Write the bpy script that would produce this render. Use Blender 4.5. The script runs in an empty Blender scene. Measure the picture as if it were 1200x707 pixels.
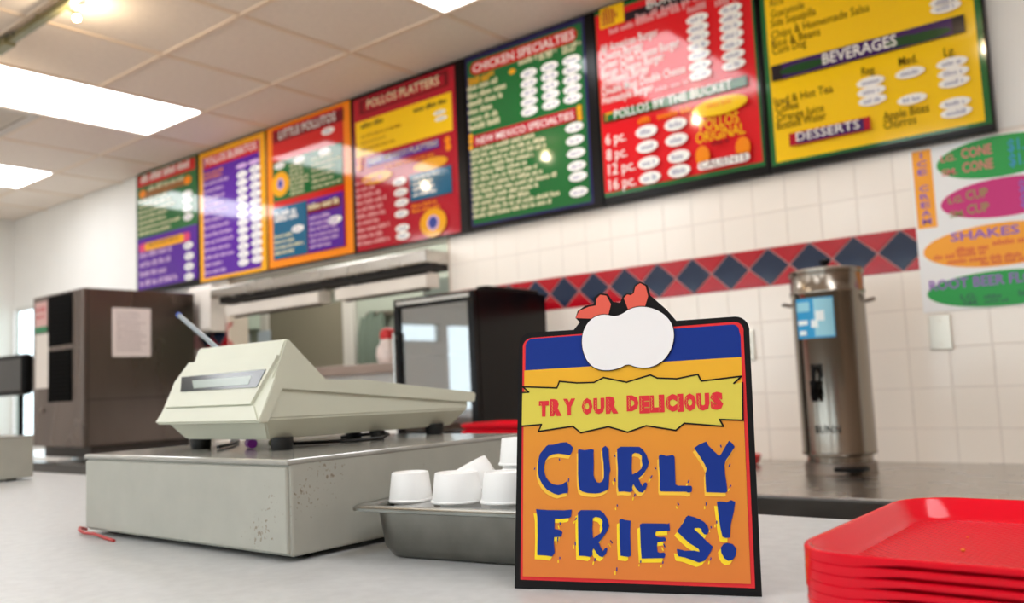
import bpy, bmesh, math, random
from mathutils import Vector, Matrix
random.seed(7)
S = bpy.context.scene
COL = S.collection
PI = math.pi

# ------------------------------------------------------------------ camera
cd = bpy.data.cameras.new('camera')
cam = bpy.data.objects.new('camera', cd); COL.objects.link(cam)
cam.matrix_world = Matrix(((0.7738333, 0.09454617, 0.6262931, 0.0),
                           (0.63174201, -0.04394243, -0.77393223, 0.0),
                           (-0.04565148, 0.99455019, -0.09373291, 1.18),
                           (0, 0, 0, 1)))
cd.sensor_width = 36.0
cd.lens = 31.2
cd.clip_start = 0.02
cd.clip_end = 200
cd.dof.use_dof = True
cd.dof.focus_distance = 0.80
cd.dof.aperture_fstop = 6.4
S.camera = cam

# ------------------------------------------------------------------ sky, exposure
w = bpy.data.worlds.new('daylight'); S.world = w
w.use_nodes = True
bg = w.node_tree.nodes['Background']
bg.inputs[0].default_value = (0.86, 0.93, 1.0, 1)
bg.inputs[1].default_value = 3.2
S.view_settings.view_transform = 'Standard'
S.view_settings.look = 'None'
S.view_settings.gamma = 1
S.view_settings.exposure = 0.31
PANEL_LIGHT = 7.0       # fluorescent ceiling panels
BULB_WATTS = 2.6        # halogen track lamps
S.cycles.max_bounces = 8
S.cycles.use_denoising = True
S.cycles.sample_clamp_indirect = 6

# ------------------------------------------------------------------ materials
def lin(c):
    return tuple(((v/255.0)/12.92 if v/255.0 <= 0.04045 else ((v/255.0+0.055)/1.055)**2.4) for v in c)
MATS = {}
def mat(name, rgb, rough=0.5, metal=0.0, noise=0.0, nscale=8.0, bump=0.0, bscale=60.0, stretch=None, emit=0.0, spec=0.5, coat=0.0):
    if name in MATS: return MATS[name]
    m = bpy.data.materials.new(name); m.use_nodes = True
    nt = m.node_tree; b = nt.nodes['Principled BSDF']
    c = lin(rgb)
    b.inputs['Base Color'].default_value = (*c, 1)
    b.inputs['Roughness'].default_value = rough
    b.inputs['Metallic'].default_value = metal
    b.inputs['Specular IOR Level'].default_value = spec
    if coat:
        b.inputs['Coat Weight'].default_value = coat; b.inputs['Coat Roughness'].default_value = 0.05
    if emit:
        b.inputs['Emission Color'].default_value = (*c, 1); b.inputs['Emission Strength'].default_value = emit
    if noise or bump:
        tc = nt.nodes.new('ShaderNodeTexCoord'); mp = nt.nodes.new('ShaderNodeMapping')
        nt.links.new(tc.outputs['Object'], mp.inputs[0])
        if stretch: mp.inputs['Scale'].default_value = stretch
    if noise:
        n = nt.nodes.new('ShaderNodeTexNoise'); n.inputs['Scale'].default_value = nscale; n.inputs['Detail'].default_value = 6
        nt.links.new(mp.outputs[0], n.inputs['Vector'])
        r = nt.nodes.new('ShaderNodeValToRGB')
        r.color_ramp.elements[0].position = 0.3; r.color_ramp.elements[1].position = 0.7
        r.color_ramp.elements[0].color = (*[max(0, v*(1-noise)) for v in c], 1)
        r.color_ramp.elements[1].color = (*[min(1, v*(1+noise)) for v in c], 1)
        nt.links.new(n.outputs[0], r.inputs[0]); nt.links.new(r.outputs[0], b.inputs['Base Color'])
        if metal:
            mr = nt.nodes.new('ShaderNodeMapRange'); mr.inputs['To Min'].default_value = rough*0.75; mr.inputs['To Max'].default_value = rough*1.3
            nt.links.new(n.outputs[0], mr.inputs[0]); nt.links.new(mr.outputs[0], b.inputs['Roughness'])
    if bump:
        n2 = nt.nodes.new('ShaderNodeTexNoise'); n2.inputs['Scale'].default_value = bscale; n2.inputs['Detail'].default_value = 3
        nt.links.new(mp.outputs[0], n2.inputs['Vector'])
        bp = nt.nodes.new('ShaderNodeBump'); bp.inputs['Strength'].default_value = bump; bp.inputs['Distance'].default_value = 0.002
        nt.links.new(n2.outputs[0], bp.inputs['Height']); nt.links.new(bp.outputs[0], b.inputs['Normal'])
    MATS[name] = m
    return m

def glass_mat(name, tint=(255, 255, 255), refl=0.12):
    m = bpy.data.materials.new(name); m.use_nodes = True
    nt = m.node_tree; nt.nodes.clear()
    o = nt.nodes.new('ShaderNodeOutputMaterial'); mx = nt.nodes.new('ShaderNodeMixShader')
    t = nt.nodes.new('ShaderNodeBsdfTransparent'); g = nt.nodes.new('ShaderNodeBsdfGlossy')
    t.inputs[0].default_value = (*lin(tint), 1); g.inputs['Roughness'].default_value = 0.02
    # two-sided Schlick reflectance, so both faces of a pane behave alike
    ge = nt.nodes.new('ShaderNodeNewGeometry'); dt = nt.nodes.new('ShaderNodeVectorMath'); dt.operation = 'DOT_PRODUCT'
    nt.links.new(ge.outputs['Incoming'], dt.inputs[0]); nt.links.new(ge.outputs['Normal'], dt.inputs[1])
    prev = dt.outputs['Value']
    for op, v0, v1 in (('ABSOLUTE', None, None), ('SUBTRACT', 1.0, None), ('POWER', None, 5.0), ('MULTIPLY_ADD', None, .96)):
        n = nt.nodes.new('ShaderNodeMath'); n.operation = op; n.use_clamp = op != 'ABSOLUTE'
        if v0 is not None: n.inputs[0].default_value = v0; nt.links.new(prev, n.inputs[1])
        else: nt.links.new(prev, n.inputs[0])
        if v1 is not None: n.inputs[1].default_value = v1
        if op == 'MULTIPLY_ADD': n.inputs[2].default_value = .04+refl
        prev = n.outputs[0]
    nt.links.new(prev, mx.inputs[0])
    nt.links.new(t.outputs[0], mx.inputs[1]); nt.links.new(g.outputs[0], mx.inputs[2]); nt.links.new(mx.outputs[0], o.inputs[0])
    return m

# ------------------------------------------------------------------ builders
def link(name, me, m=None, parent=None, loc=(0, 0, 0), rot=(0, 0, 0)):
    o = bpy.data.objects.new(name, me); COL.objects.link(o)
    if m is not None and me is not None and not me.materials: me.materials.append(m)
    o.location = loc; o.rotation_euler = rot
    if parent is not None: o.parent = parent
    return o

class MB:
    """collects shapes, then links them as one mesh object"""
    def __init__(s): s.bm = bmesh.new()
    def box(s, x0, x1, y0, y1, z0, z1, bev=0.0, seg=2):
        vs = [s.bm.verts.new(p) for p in ((x0,y0,z0),(x1,y0,z0),(x1,y1,z0),(x0,y1,z0),(x0,y0,z1),(x1,y0,z1),(x1,y1,z1),(x0,y1,z1))]
        fs = [s.bm.faces.new([vs[i] for i in f]) for f in ((3,2,1,0),(4,5,6,7),(0,1,5,4),(1,2,6,5),(2,3,7,6),(3,0,4,7))]
        if bev:
            es = list({e for f in fs for e in f.edges})
            bmesh.ops.bevel(s.bm, geom=es, offset=bev, segments=seg, profile=0.5, affect='EDGES')
        return s
    def prism(s, poly, axis, a, b, hole=None):
        """poly in the two other axes, extruded along axis from a to b"""
        def P(p, t):
            return {'x': (t, p[0], p[1]), 'y': (p[0], t, p[1]), 'z': (p[0], p[1], t)}[axis]
        A = [s.bm.verts.new(P(p, a)) for p in poly]; B = [s.bm.verts.new(P(p, b)) for p in poly]
        n = len(poly)
        fa = s.bm.faces.new(A[::-1]); fb = s.bm.faces.new(B)
        fs = [fa, fb]
        for i in range(n):
            fs.append(s.bm.faces.new((A[i], A[(i+1) % n], B[(i+1) % n], B[i])))
        return s
    def lathe(s, prof, c=(0, 0, 0), n=32, axis='z'):
        rings = []
        for r, z in prof:
            ring = []
            for i in range(n):
                t = 2*PI*i/n
                p = (r*math.cos(t), r*math.sin(t), z)
                if axis == 'y': p = (p[0], p[2], p[1])
                if axis == 'x': p = (p[2], p[0], p[1])
                ring.append(s.bm.verts.new((c[0]+p[0], c[1]+p[1], c[2]+p[2])))
            rings.append(ring)
        for a, b in zip(rings, rings[1:]):
            for i in range(n):
                s.bm.faces.new((a[i], a[(i+1) % n], b[(i+1) % n], b[i]))
        s.bm.faces.new(rings[0][::-1]); s.bm.faces.new(rings[-1])
        return s
    def tube(s, pts, r, n=8):
        pts = [Vector(p) for p in pts]; rings = []
        up = Vector((0, 0, 1))
        for i, p in enumerate(pts):
            d = (pts[min(i+1, len(pts)-1)] - pts[max(i-1, 0)]).normalized()
            a = d.cross(up)
            if a.length < 1e-3: a = d.cross(Vector((1, 0, 0)))
            a.normalize(); b = d.cross(a)
            rr = r[i] if isinstance(r, (list, tuple)) else r
            rings.append([s.bm.verts.new(p + a*rr*math.cos(2*PI*k/n) + b*rr*math.sin(2*PI*k/n)) for k in range(n)])
        for A, B in zip(rings, rings[1:]):
            for k in range(n): s.bm.faces.new((A[k], A[(k+1) % n], B[(k+1) % n], B[k]))
        s.bm.faces.new(rings[0][::-1]); s.bm.faces.new(rings[-1])
        return s
    def loft(s, rings, close=True):
        R = [[s.bm.verts.new(p) for p in ring] for ring in rings]
        n = len(R[0])
        for A, B in zip(R, R[1:]):
            for k in range(n): s.bm.faces.new((A[k], A[(k+1) % n], B[(k+1) % n], B[k]))
        if close:
            s.bm.faces.new(R[0][::-1]); s.bm.faces.new(R[-1])
        return s
    def build(s, name, m, parent=None, loc=(0, 0, 0), rot=(0, 0, 0), smooth=None, me_only=False):
        bmesh.ops.recalc_face_normals(s.bm, faces=s.bm.faces[:])
        me = bpy.data.meshes.new(name); s.bm.to_mesh(me); s.bm.free()
        if smooth is not None:
            me.polygons.foreach_set('use_smooth', [True]*len(me.polygons))
            me.set_sharp_from_angle(angle=math.radians(smooth))
        if me_only:
            me.materials.append(m); return me
        return link(name, me, m, parent, loc, rot)

def tag(o, label, cat, group=None):
    o['label'] = label; o['category'] = cat
    if group: o['group'] = group
    return o
def thing(name, label, cat, loc=(0, 0, 0), rotz=0.0, group=None):
    o = bpy.data.objects.new(name, None); COL.objects.link(o)
    o.location = loc; o.rotation_euler = (0, 0, rotz); o.empty_display_size = 0.05
    return tag(o, label, cat, group)
def struct(o): o['kind'] = 'structure'; return o

def rrect(hx, hy, r, z, seg=6, cx=0, cy=0, sub=1):
    """rounded rectangle, counter-clockwise"""
    pts = []
    for k, (sx, sy) in enumerate(((1, 1), (-1, 1), (-1, -1), (1, -1))):
        for i in range(seg+1):
            t = PI/2*k + PI/2*i/seg
            pts.append((cx+sx*(hx-r)+r*math.cos(t), cy+sy*(hy-r)+r*math.sin(t), z))
    if sub > 1:
        out = []; n = seg+1
        for k in range(4):
            out += pts[k*n:(k+1)*n]
            a = pts[k*n+seg]; b = pts[((k+1) % 4)*n]
            for j in range(1, sub): out.append(tuple(a[q]+(b[q]-a[q])*j/sub for q in range(3)))
        pts = out
    return pts

def glyphs(text, bold=0.012, spacing=1.0):
    """lettering as flat mesh data in the xy plane plus its bounds"""
    cu = bpy.data.curves.new('lettering', 'FONT'); cu.body = text; cu.resolution_u = 2; cu.offset = bold
    cu.space_character = spacing; cu.fill_mode = 'FRONT'
    o = bpy.data.objects.new('lettering', cu)
    me = bpy.data.meshes.new_from_object(o)
    bpy.data.objects.remove(o); bpy.data.curves.remove(cu)
    vs = [tuple(v.co[:2]) for v in me.vertices]; fs = [tuple(p.vertices) for p in me.polygons]
    bpy.data.meshes.remove(me)
    x0 = min(v[0] for v in vs); x1 = max(v[0] for v in vs); y0 = min(v[1] for v in vs); y1 = max(v[1] for v in vs)
    return vs, fs, (x0, x1, y0, y1)
CAP = 0.73
def pyme(name, vs, fs, m):
    me = bpy.data.meshes.new(name); me.from_pydata(vs, [], fs); me.materials.append(m); me.update(); return me
LETTERS = {
 'C': ([(217, 1135),(231, 1179),(291, 1248),(309, 1258),(360, 1260),(424, 1276),(484, 1279),(516, 1256),(543, 1230),(534, 1191),(516, 1161),(461, 1170),(406, 1178),(351, 1172),(315, 1156),(287, 1121),(272, 1073),(272, 1021),(288, 969),(316, 930),(353, 904),(399, 897),(439, 901),(485, 929),(491, 908),(498, 865),(496, 827),(453, 823),(408, 810),(363, 823),(299, 857),(257, 901),(224, 961),(211, 1013),(212, 1083)], None),
 'U': ([(590, 1207),(606, 1211),(652, 1203),(714, 1212),(737, 1204),(734, 1162),(736, 1110),(733, 982),(744, 948),(766, 919),(788, 914),(812, 927),(826, 956),(828, 998),(825, 1092),(816, 1152),(815, 1220),(844, 1239),(873, 1210),(875, 1125),(887, 1023),(876, 981),(869, 863),(844, 847),(792, 826),(748, 822),(677, 826),(628, 839),(606, 856),(594, 916),(590, 1001),(591, 1129)], None),
 'R': ([(950, 1211),(984, 1228),(1152, 1224),(1182, 1197),(1212, 1152),(1233, 1087),(1219, 1043),(1183, 989),(1137, 951),(1156, 907),(1171, 882),(1186, 911),(1206, 916),(1214, 896),(1200, 858),(1170, 829),(1140, 834),(1110, 868),(1091, 902),(1080, 873),(1084, 843),(1059, 832),(1008, 839),(958, 836),(951, 878),(955, 1036),(949, 1136)], [(1085, 1159),(1111, 1173),(1151, 1163),(1171, 1143),(1168, 1098),(1175, 1068),(1164, 1034),(1123, 1000),(1082, 984),(1078, 1045)]),
 'L': ([(1320, 1140),(1342, 1154),(1387, 1139),(1446, 1148),(1458, 1128),(1458, 1030),(1458, 895),(1482, 885),(1594, 883),(1600, 865),(1595, 832),(1568, 825),(1549, 834),(1329, 838),(1321, 857),(1326, 983),(1320, 1061)], None),
 'Y': ([(1628, 1203),(1670, 1232),(1734, 1258),(1752, 1220),(1793, 1176),(1835, 1134),(1854, 1146),(1891, 1208),(1926, 1260),(1949, 1240),(1971, 1208),(1936, 1154),(1890, 1092),(1879, 1054),(1880, 978),(1890, 892),(1893, 836),(1878, 824),(1798, 827),(1717, 830),(1715, 903),(1715, 984),(1729, 1022),(1712, 1066),(1667, 1144)], None),
 'F': ([(198, 684),(309, 677),(463, 675),(533, 682),(526, 620),(508, 609),(441, 602),(375, 602),(374, 514),(437, 502),(448, 482),(437, 448),(370, 443),(368, 389),(377, 311),(353, 278),(295, 285),(214, 288),(216, 454),(211, 614)], None),
 'R2': ([(588, 657),(619, 678),(790, 677),(825, 650),(855, 605),(871, 544),(854, 503),(814, 445),(777, 404),(792, 368),(813, 331),(831, 356),(850, 364),(852, 344),(839, 308),(809, 281),(779, 290),(753, 318),(729, 354),(718, 330),(721, 301),(701, 281),(657, 288),(596, 289),(592, 409),(589, 574)], [(724, 608),(751, 621),(790, 613),(813, 584),(807, 547),(812, 519),(793, 482),(754, 457),(726, 438),(719, 518)]),
 'I': ([(962, 596),(982, 606),(1017, 594),(1062, 590),(1056, 496),(1056, 402),(1059, 298),(1037, 288),(968, 296),(962, 429)], None),
 'E': ([(1142, 559),(1162, 569),(1353, 568),(1383, 566),(1397, 573),(1400, 510),(1283, 504),(1273, 485),(1277, 461),(1311, 454),(1350, 457),(1366, 439),(1359, 423),(1330, 420),(1291, 414),(1285, 386),(1289, 335),(1308, 326),(1347, 330),(1356, 313),(1346, 285),(1151, 278),(1145, 384)], None),
 'S': ([(1458, 506),(1493, 548),(1519, 586),(1539, 624),(1559, 636),(1606, 624),(1653, 606),(1691, 583),(1718, 550),(1728, 513),(1710, 481),(1687, 483),(1667, 503),(1665, 526),(1641, 536),(1608, 533),(1607, 521),(1649, 485),(1703, 430),(1753, 385),(1743, 357),(1708, 301),(1678, 269),(1635, 254),(1584, 272),(1519, 293),(1466, 301),(1457, 324),(1452, 361),(1482, 357),(1520, 347),(1597, 350),(1643, 341),(1635, 364),(1598, 387),(1561, 409),(1514, 450)], None),
 '!': ([(1802, 751),(1830, 754),(1886, 747),(1920, 765),(1954, 749),(1939, 672),(1907, 561),(1898, 460),(1864, 455),(1836, 464),(1821, 542),(1811, 644)], None),
 'dot': ([(1818, 377),(1843, 409),(1876, 416),(1917, 407),(1945, 370),(1938, 320),(1911, 283),(1874, 273),(1842, 295),(1821, 336)], None),
}
SPECKS = [(181, 1044), (416, 1123), (503, 940), (929, 1148), (926, 940), (1289, 1035), (1250, 960), (1571, 921), (1856, 1215), (1921, 1052), (1920, 878), (1102, 806), (945, 719), (427, 559), (404, 426), (570, 603), (565, 392), (889, 411), (742, 260), (424, 267), (1478, 732), (1714, 732), (1746, 541), (1794, 583), (1348, 387), (1143, 251), (1333, 248), (1732, 286), (934, 183), (889, 411)]
BANNER = [(48, 1752), (113, 1753), (52, 1807), (387, 1782), (412, 1843), (582, 1820), (742, 1818), (832, 1859), (1046, 1806), (1146, 1833), (1262, 1862), (1323, 1832), (1497, 1817), (1685, 1847), (1711, 1786), (2056, 1813), (1989, 1754), (2063, 1758), (2051, 1431), (1855, 1444), (1885, 1384), (1551, 1420), (1475, 1360), (1215, 1408), (1048, 1355), (870, 1409), (615, 1361), (541, 1422), (213, 1384), (241, 1447), (48, 1437)]
SLOGAN = [('T', 214, 1518, 311, 1665), ('R', 322, 1519, 437, 1679), ('Y', 448, 1523, 565, 1677), ('O', 626, 1522, 726, 1676), ('U', 735, 1525, 838, 1672), ('R', 850, 1525, 966, 1683), ('D', 1043, 1541, 1151, 1685), ('E', 1157, 1518, 1251, 1678), ('L', 1252, 1522, 1331, 1677), ('I', 1332, 1522, 1382, 1680), ('C', 1392, 1525, 1495, 1681), ('I', 1497, 1521, 1550, 1681), ('O', 1555, 1524, 1659, 1681), ('U', 1663, 1525, 1775, 1679), ('S', 1782, 1528, 1892, 1686)]
BOARDS = [
 [('r','green',-5962,2328,-5194,2792,0),
  ('r','purple',-5959,1965,-5195,2328,0),
  ('r','red',-5955,2698,-5211,2779,0),
  ('l','white',-5907,2726,-5268,2726,1,55),
  ('r','brown',-5865,2611,-5308,2662,0),
  ('o','orange',90,60,[(-5888,2644),(-5302,2640)]),
  ('l','cream',-5809,2650,-5345,2650,1,34),
  ('l','cream',-5941,2583,-5359,2348,7,24),
  ('o','white',130,58,[(-5304,2546),(-5305,2499),(-5306,2446),(-5300,2390)]),
  ('r','pink',-5933,2228,-5278,2287,20),
  ('r','gold',-5857,2229,-5349,2287,25),
  ('l','brown',-5801,2257,-5391,2257,1,30),
  ('l','lilac',-5923,2188,-5392,1987,4,40),
  ('o','white',130,60,[(-5297,2197),(-5288,2125),(-5290,2056),(-5291,1988)])],
 [('r','gold',-5180,1928,-4445,2786,0),
  ('r','purple',-5120,1956,-4501,2750,0),
  ('r','red',-5106,2670,-4509,2750,0),
  ('t','white',-5089,2693,-4530,50,'POLLOS BURRITOS'),
  ('l','orange',-5104,2627,-4788,2598,2,22),
  ('l','lilac',-5110,2559,-4778,1980,13,24),
  ('o','lilac',120,30,[(-4684,2616),(-4555,2616)]),
  ('o','white',130,52,[(-4681,2561),(-4681,2511),(-4681,2460),(-4681,2410),(-4681,2359),(-4681,2309),(-4681,2259),(-4681,2209),(-4681,2158),(-4681,2108),(-4681,2059),(-4681,2009),(-4547,2571),(-4547,2520),(-4546,2468),(-4545,2417),(-4545,2366),(-4544,2315),(-4543,2264),(-4542,2213),(-4542,2162),(-4541,2112),(-4540,2061),(-4540,2010)])],
 [('r','orange',-4432,1936,-3655,2801,0),
  ('r','red',-4371,1977,-3718,2771,0),
  ('r','maroon',-4358,2686,-3712,2755,0),
  ('t','white',-4301,2702,-3782,52,'LITTLE POLLITOS'),
  ('o','white',130,50,[(-3850,2655)]),
  ('r','green',-4366,2330,-3728,2567,0),
  ('o','white',120,48,[(-4300,2540),(-4113,2539),(-3883,2543)]),
  ('o','gold',170,150,[(-4294,2429)]),
  ('o','lilac',64,70,[(-4294,2429)]),
  ('o','blue',40,50,[(-4294,2429)]),
  ('l','cream',-4201,2511,-4021,2344,7,18),
  ('l','cream',-3998,2509,-3738,2346,6,18),
  ('r','teal',-4370,1982,-4049,2291,0),
  ('r','purple',-4041,1982,-3729,2288,0),
  ('l','white',-4350,2236,-4101,2205,2,34),
  ('o','white',130,50,[(-4135,2138)]),
  ('l','cream',-4357,2108,-4072,2009,4,20),
  ('r','maroon',-4043,2207,-3750,2261,0),
  ('l','cream',-4032,2228,-3758,2228,1,34),
  ('o','white',140,52,[(-3801,2139)]),
  ('l','lilac',-4024,2168,-3735,2004,6,22)],
 [('r','crimson',-3631,1935,-2875,2775,0),
  ('r','maroon',-3584,2682,-2916,2764,0),
  ('r','crimson',-3547,2695,-2944,2746,0),
  ('t','cream',-3518,2706,-2980,48,'POLLOS PLATTERS'),
  ('r','yellow',-3615,2450,-2899,2646,0),
  ('l','dark',-3571,2603,-3387,2603,1,28),
  ('l','dark',-3163,2598,-2932,2598,1,26),
  ('o','white',100,28,[(-2982,2559),(-2974,2526)]),
  ('l','goldbrown',-3571,2550,-3252,2479,3,16),
  ('r','purple',-3528,2382,-2990,2426,0),
  ('t','cream',-3513,2395,-3000,30,'NEW MEXICO PLATTERS'),
  ('l','orange',-3389,2346,-3022,2346,1,18),
  ('o','gold',240,62,[(-3057,2309),(-3455,2313)]),
  ('o','orange',40,40,[(-2932,2406),(-2929,2370),(-3587,2430),(-3589,2392)]),
  ('o','white',118,50,[(-3281,2259),(-3275,2202),(-3272,2147),(-3275,2089),(-3272,2013),(-3270,1972)]),
  ('l','rose',-3622,2296,-3348,1964,10,24),
  ('r','teal',-3207,2138,-2913,2277,0),
  ('l','white',-3185,2247,-2941,2160,4,18),
  ('l','orange',-3197,2103,-2911,2077,2,20),
  ('o','gold',185,145,[(-3049,2007)]),
  ('o','lilac',84,76,[(-3049,2007)]),
  ('o','blue',60,60,[(-3049,2007)])],
 [('r','navy',-2798,1947,-2092,2789,0),
  ('r','green',-2785,1959,-2107,2763,0),
  ('r','red',-2765,2688,-2133,2754,40),
  ('t','white',-2750,2702,-2147,42,'CHICKEN SPECIALTIES'),
  ('l','gold',-2780,2659,-2554,2643,2,22),
  ('o','gold',40,26,[(-2507,2645)]),
  ('l','cream',-2465,2663,-2358,2663,1,26),
  ('l','cream',-2346,2669,-2231,2654,2,20),
  ('l','cream',-2213,2665,-2107,2646,2,20),
  ('o','white',112,52,[(-2408,2610),(-2410,2565),(-2412,2520),(-2414,2476),(-2415,2432),(-2289,2610),(-2290,2566),(-2290,2522),(-2290,2478),(-2291,2434),(-2167,2608),(-2168,2564),(-2169,2520),(-2170,2476),(-2171,2433)]),
  ('l','cream',-2787,2615,-2546,2419,6,28),
  ('r','crimson',-2766,2331,-2156,2389,0),
  ('t','white',-2742,2342,-2170,34,'NEW MEXICO SPECIALTIES'),
  ('o','gold',26,26,[(-2138,2382),(-2138,2359),(-2137,2336),(-2777,2390),(-2778,2365),(-2780,2335)]),
  ('o','white',112,52,[(-2169,2300),(-2169,2242),(-2167,2184),(-2167,2126),(-2163,2078),(-2164,2009)]),
  ('l','cream',-2782,2304,-2246,1985,12,22)],
 [('r','green',-2054,1962,-1311,2784,0),
  ('r','redbright',-2031,1980,-1320,2767,0),
  ('r','yellow',-2008,2701,-1886,2790,0),
  ('l','crimson',-1997,2755,-1893,2709,3,30),
  ('r','dark',-1883,2697,-1324,2737,0),
  ('t','white',-1773,2720,-1520,44,'BURGERS'),
  ('l','rose',-1963,2665,-1597,2665,1,24),
  ('l','rose',-1827,2683,-1350,2683,1,30),
  ('l','rose',-1588,2641,-1502,2641,1,30),
  ('l','rose',-1467,2632,-1354,2632,1,34),
  ('t','white',-2013,2592,-1728,38,'All American Burger'),
  ('t','white',-2015,2556,-1799,38,'Cheese Burger'),
  ('t','white',-2013,2518,-1632,38,'Green Chile Cheese Burger'),
  ('t','white',-2012,2481,-1705,38,'Bacon Cheese Burger'),
  ('t','white',-2012,2450,-1775,38,'Southwest Burger'),
  ('t','white',-2013,2403,-1613,38,'Double Meat Double Cheese'),
  ('t','white',-2014,2365,-1763,38,'Homestyle Burger'),
  ('l','rose',-2013,2436,-1787,2436,1,20),
  ('l','rose',-1757,2355,-1494,2355,1,20),
  ('o','white',112,50,[(-1546,2607),(-1546,2568),(-1546,2533),(-1547,2496),(-1547,2457),(-1547,2414),(-1548,2377),(-1403,2603),(-1404,2568),(-1405,2534),(-1404,2497),(-1406,2460),(-1405,2418),(-1405,2379)]),
  ('r','greendark',-2015,2283,-1355,2325,0),
  ('r','gold',-2000,2288,-1964,2323,0),
  ('r','green',-1995,2288,-1365,2315,0),
  ('t','white',-1957,2288,-1416,40,'POLLOS BY THE BUCKET'),
  ('l','orange',-1842,2239,-1779,2239,1,26),
  ('l','orange',-1749,2237,-1596,2237,1,26),
  ('o','white',118,62,[(-1806,2201),(-1806,2137),(-1804,2068),(-1802,2005),(-1670,2201),(-1670,2137),(-1665,2067),(-1667,2007)]),
  ('t','white',-2005,2184,-1905,48,'6 pc.'),
  ('t','white',-2005,2116,-1904,48,'8 pc.'),
  ('t','white',-2000,2051,-1867,48,'12 pc.'),
  ('t','white',-2000,1986,-1868,48,'16 pc.'),
  ('o','yellow',235,72,[(-1474,2230)]),
  ('l','orange',-1529,2230,-1421,2230,1,18),
  ('t','yellow',-1562,2147,-1397,46,'POLLOS'),
  ('t','yellow',-1582,2099,-1375,46,'ORIGINAL'),
  ('l','maroon',-1516,2078,-1440,2078,1,18),
  ('o','orange',60,80,[(-1558,2047),(-1388,2047)]),
  ('r','white',-1581,1990,-1363,2023,20),
  ('t','maroon',-1571,1995,-1371,32,'CALIENTE')],
 [('r','green',-1285,1952,-541,2786,0),
  ('r','yellow',-1267,1964,-561,2765,0),
  ('t','darkbrown',-1245,2563,-1193,32,'Rice'),
  ('t','darkbrown',-1246,2519,-1117,32,'Guacamole'),
  ('t','darkbrown',-1249,2482,-1076,32,'Side Sopaipilla'),
  ('t','darkbrown',-1250,2437,-888,32,'Chips & Homemade Salsa'),
  ('t','darkbrown',-1250,2402,-1066,32,'Rice & Beans'),
  ('t','darkbrown',-1249,2374,-1121,32,'Corn Dog'),
  ('t','darkbrown',-1257,2180,-1038,32,'Iced & Hot Tea'),
  ('t','darkbrown',-1254,2151,-1167,32,'Coffee'),
  ('t','darkbrown',-1252,2117,-1075,32,'Orange Juice'),
  ('t','darkbrown',-1254,2086,-1068,32,'Bottled Water'),
  ('t','darkbrown',-873,2034,-724,32,'Apple Bites'),
  ('t','darkbrown',-873,2003,-767,32,'Churros'),
  ('t','darkbrown',-932,2210,-884,32,'Reg.'),
  ('t','darkbrown',-806,2212,-746,32,'Med.'),
  ('t','darkbrown',-662,2205,-627,32,'Lg.'),
  ('o','white',112,44,[(-644,2395),(-644,2372),(-904,2182),(-904,2148),(-903,2115),(-773,2180),(-774,2088),(-641,2180),(-640,2146),(-640,2114),(-643,2043),(-642,2011)]),
  ('r','dark',-1258,2272,-592,2332,0),
  ('r','purpledark',-1215,2273,-629,2331,0),
  ('o','greendark',180,34,[(-1136,2299),(-723,2292)]),
  ('o','greendark',120,34,[(-788,2296)]),
  ('t','white',-1063,2286,-806,42,'BEVERAGES'),
  ('r','crimson',-1208,2012,-915,2060,0),
  ('r','purpledark',-1179,2016,-937,2056,0),
  ('t','white',-1181,2025,-952,34,'DESSERTS')],
]

# ================================================================== THE SETTING
YW = 3.222                     # face of the grout behind the wall tiles
CT = 1.0                       # service counter height
CH = 2.80                      # ceiling height
XL, XR, YF = -8.14, 2.0, -5.1
white_wall = mat('white wall paint', (240, 238, 234), 0.45, noise=0.02, nscale=3)
grout = mat('tile grout', (232, 223, 214), 0.8, noise=0.05, nscale=30)
wt = mat('glazed white tile', (250, 241, 230), 0.16, noise=0.015, nscale=2, bump=0.05, bscale=12)
navy_t = mat('glazed navy tile', (34, 48, 74), 0.10, noise=0.12, nscale=14, bump=0.12, bscale=14)
red_t = mat('glazed red tile', (180, 10, 30), 0.14, noise=0.08, nscale=10, bump=0.08, bscale=14)
steel = mat('brushed stainless steel', (196, 192, 186), 0.26, 1.0, noise=0.06, nscale=6, stretch=(1, 1, 1))
dsteel = mat('dull stainless steel', (150, 140, 132), 0.33, 1.0, noise=0.10, nscale=3, stretch=(3, 3, .3))
black = mat('black plastic', (9, 8, 8), 0.45, spec=.12)
blackm = mat('black metal frame', (12, 10, 12), 0.22, spec=.2)

b = MB()
b.box(XL, 2.0, YF, 4.75, -0.1, 0.0)
floor = struct(b.build('floor', mat('quarry tile floor', (196, 176, 156), 0.5, noise=0.15, nscale=5)))

WX0, WX1, WZ0, WZ1 = XL, -6.98, 0.90, 2.03        # drive-up window
OX0, OX1, OZ0, OZ1 = -4.92, -2.99, 1.27, 1.93        # pass-through
b = MB(); t0, t1 = YW, YW+0.13
b.box(XL-.12, WX0, t0, t1, 0, WZ0); b.box(XL-.12, WX0, t0, t1, WZ1, 3.0); b.box(WX0, WX1, t0, t1, 0, WZ0); b.box(WX0, WX1, t0, t1, WZ1, 3.0)
b.box(WX1, OX0, t0, t1, 0, 3.0); b.box(OX0, OX1, t0, t1, 0, OZ0); b.box(OX0, OX1, t0, t1, OZ1, 3.0); b.box(OX1, XR+.12, t0, t1, 0, 3.0)
wall_back = struct(b.build('wall_back', white_wall))
LW = [(-4.35, -3.50, .85, 2.04), (-3.36, -2.62, 1.78, 2.04)]     # windows of the dining side, seen mirrored in the food warmer's glass
b = MB(); ys = YF-.12
for y0, y1, z0, z1 in LW:
    b.box(XL-.12, XL, ys, y0, 0, 3.0); b.box(XL-.12, XL, y0, y1, 0, z0); b.box(XL-.12, XL, y0, y1, z1, 3.0); ys = y1
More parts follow.
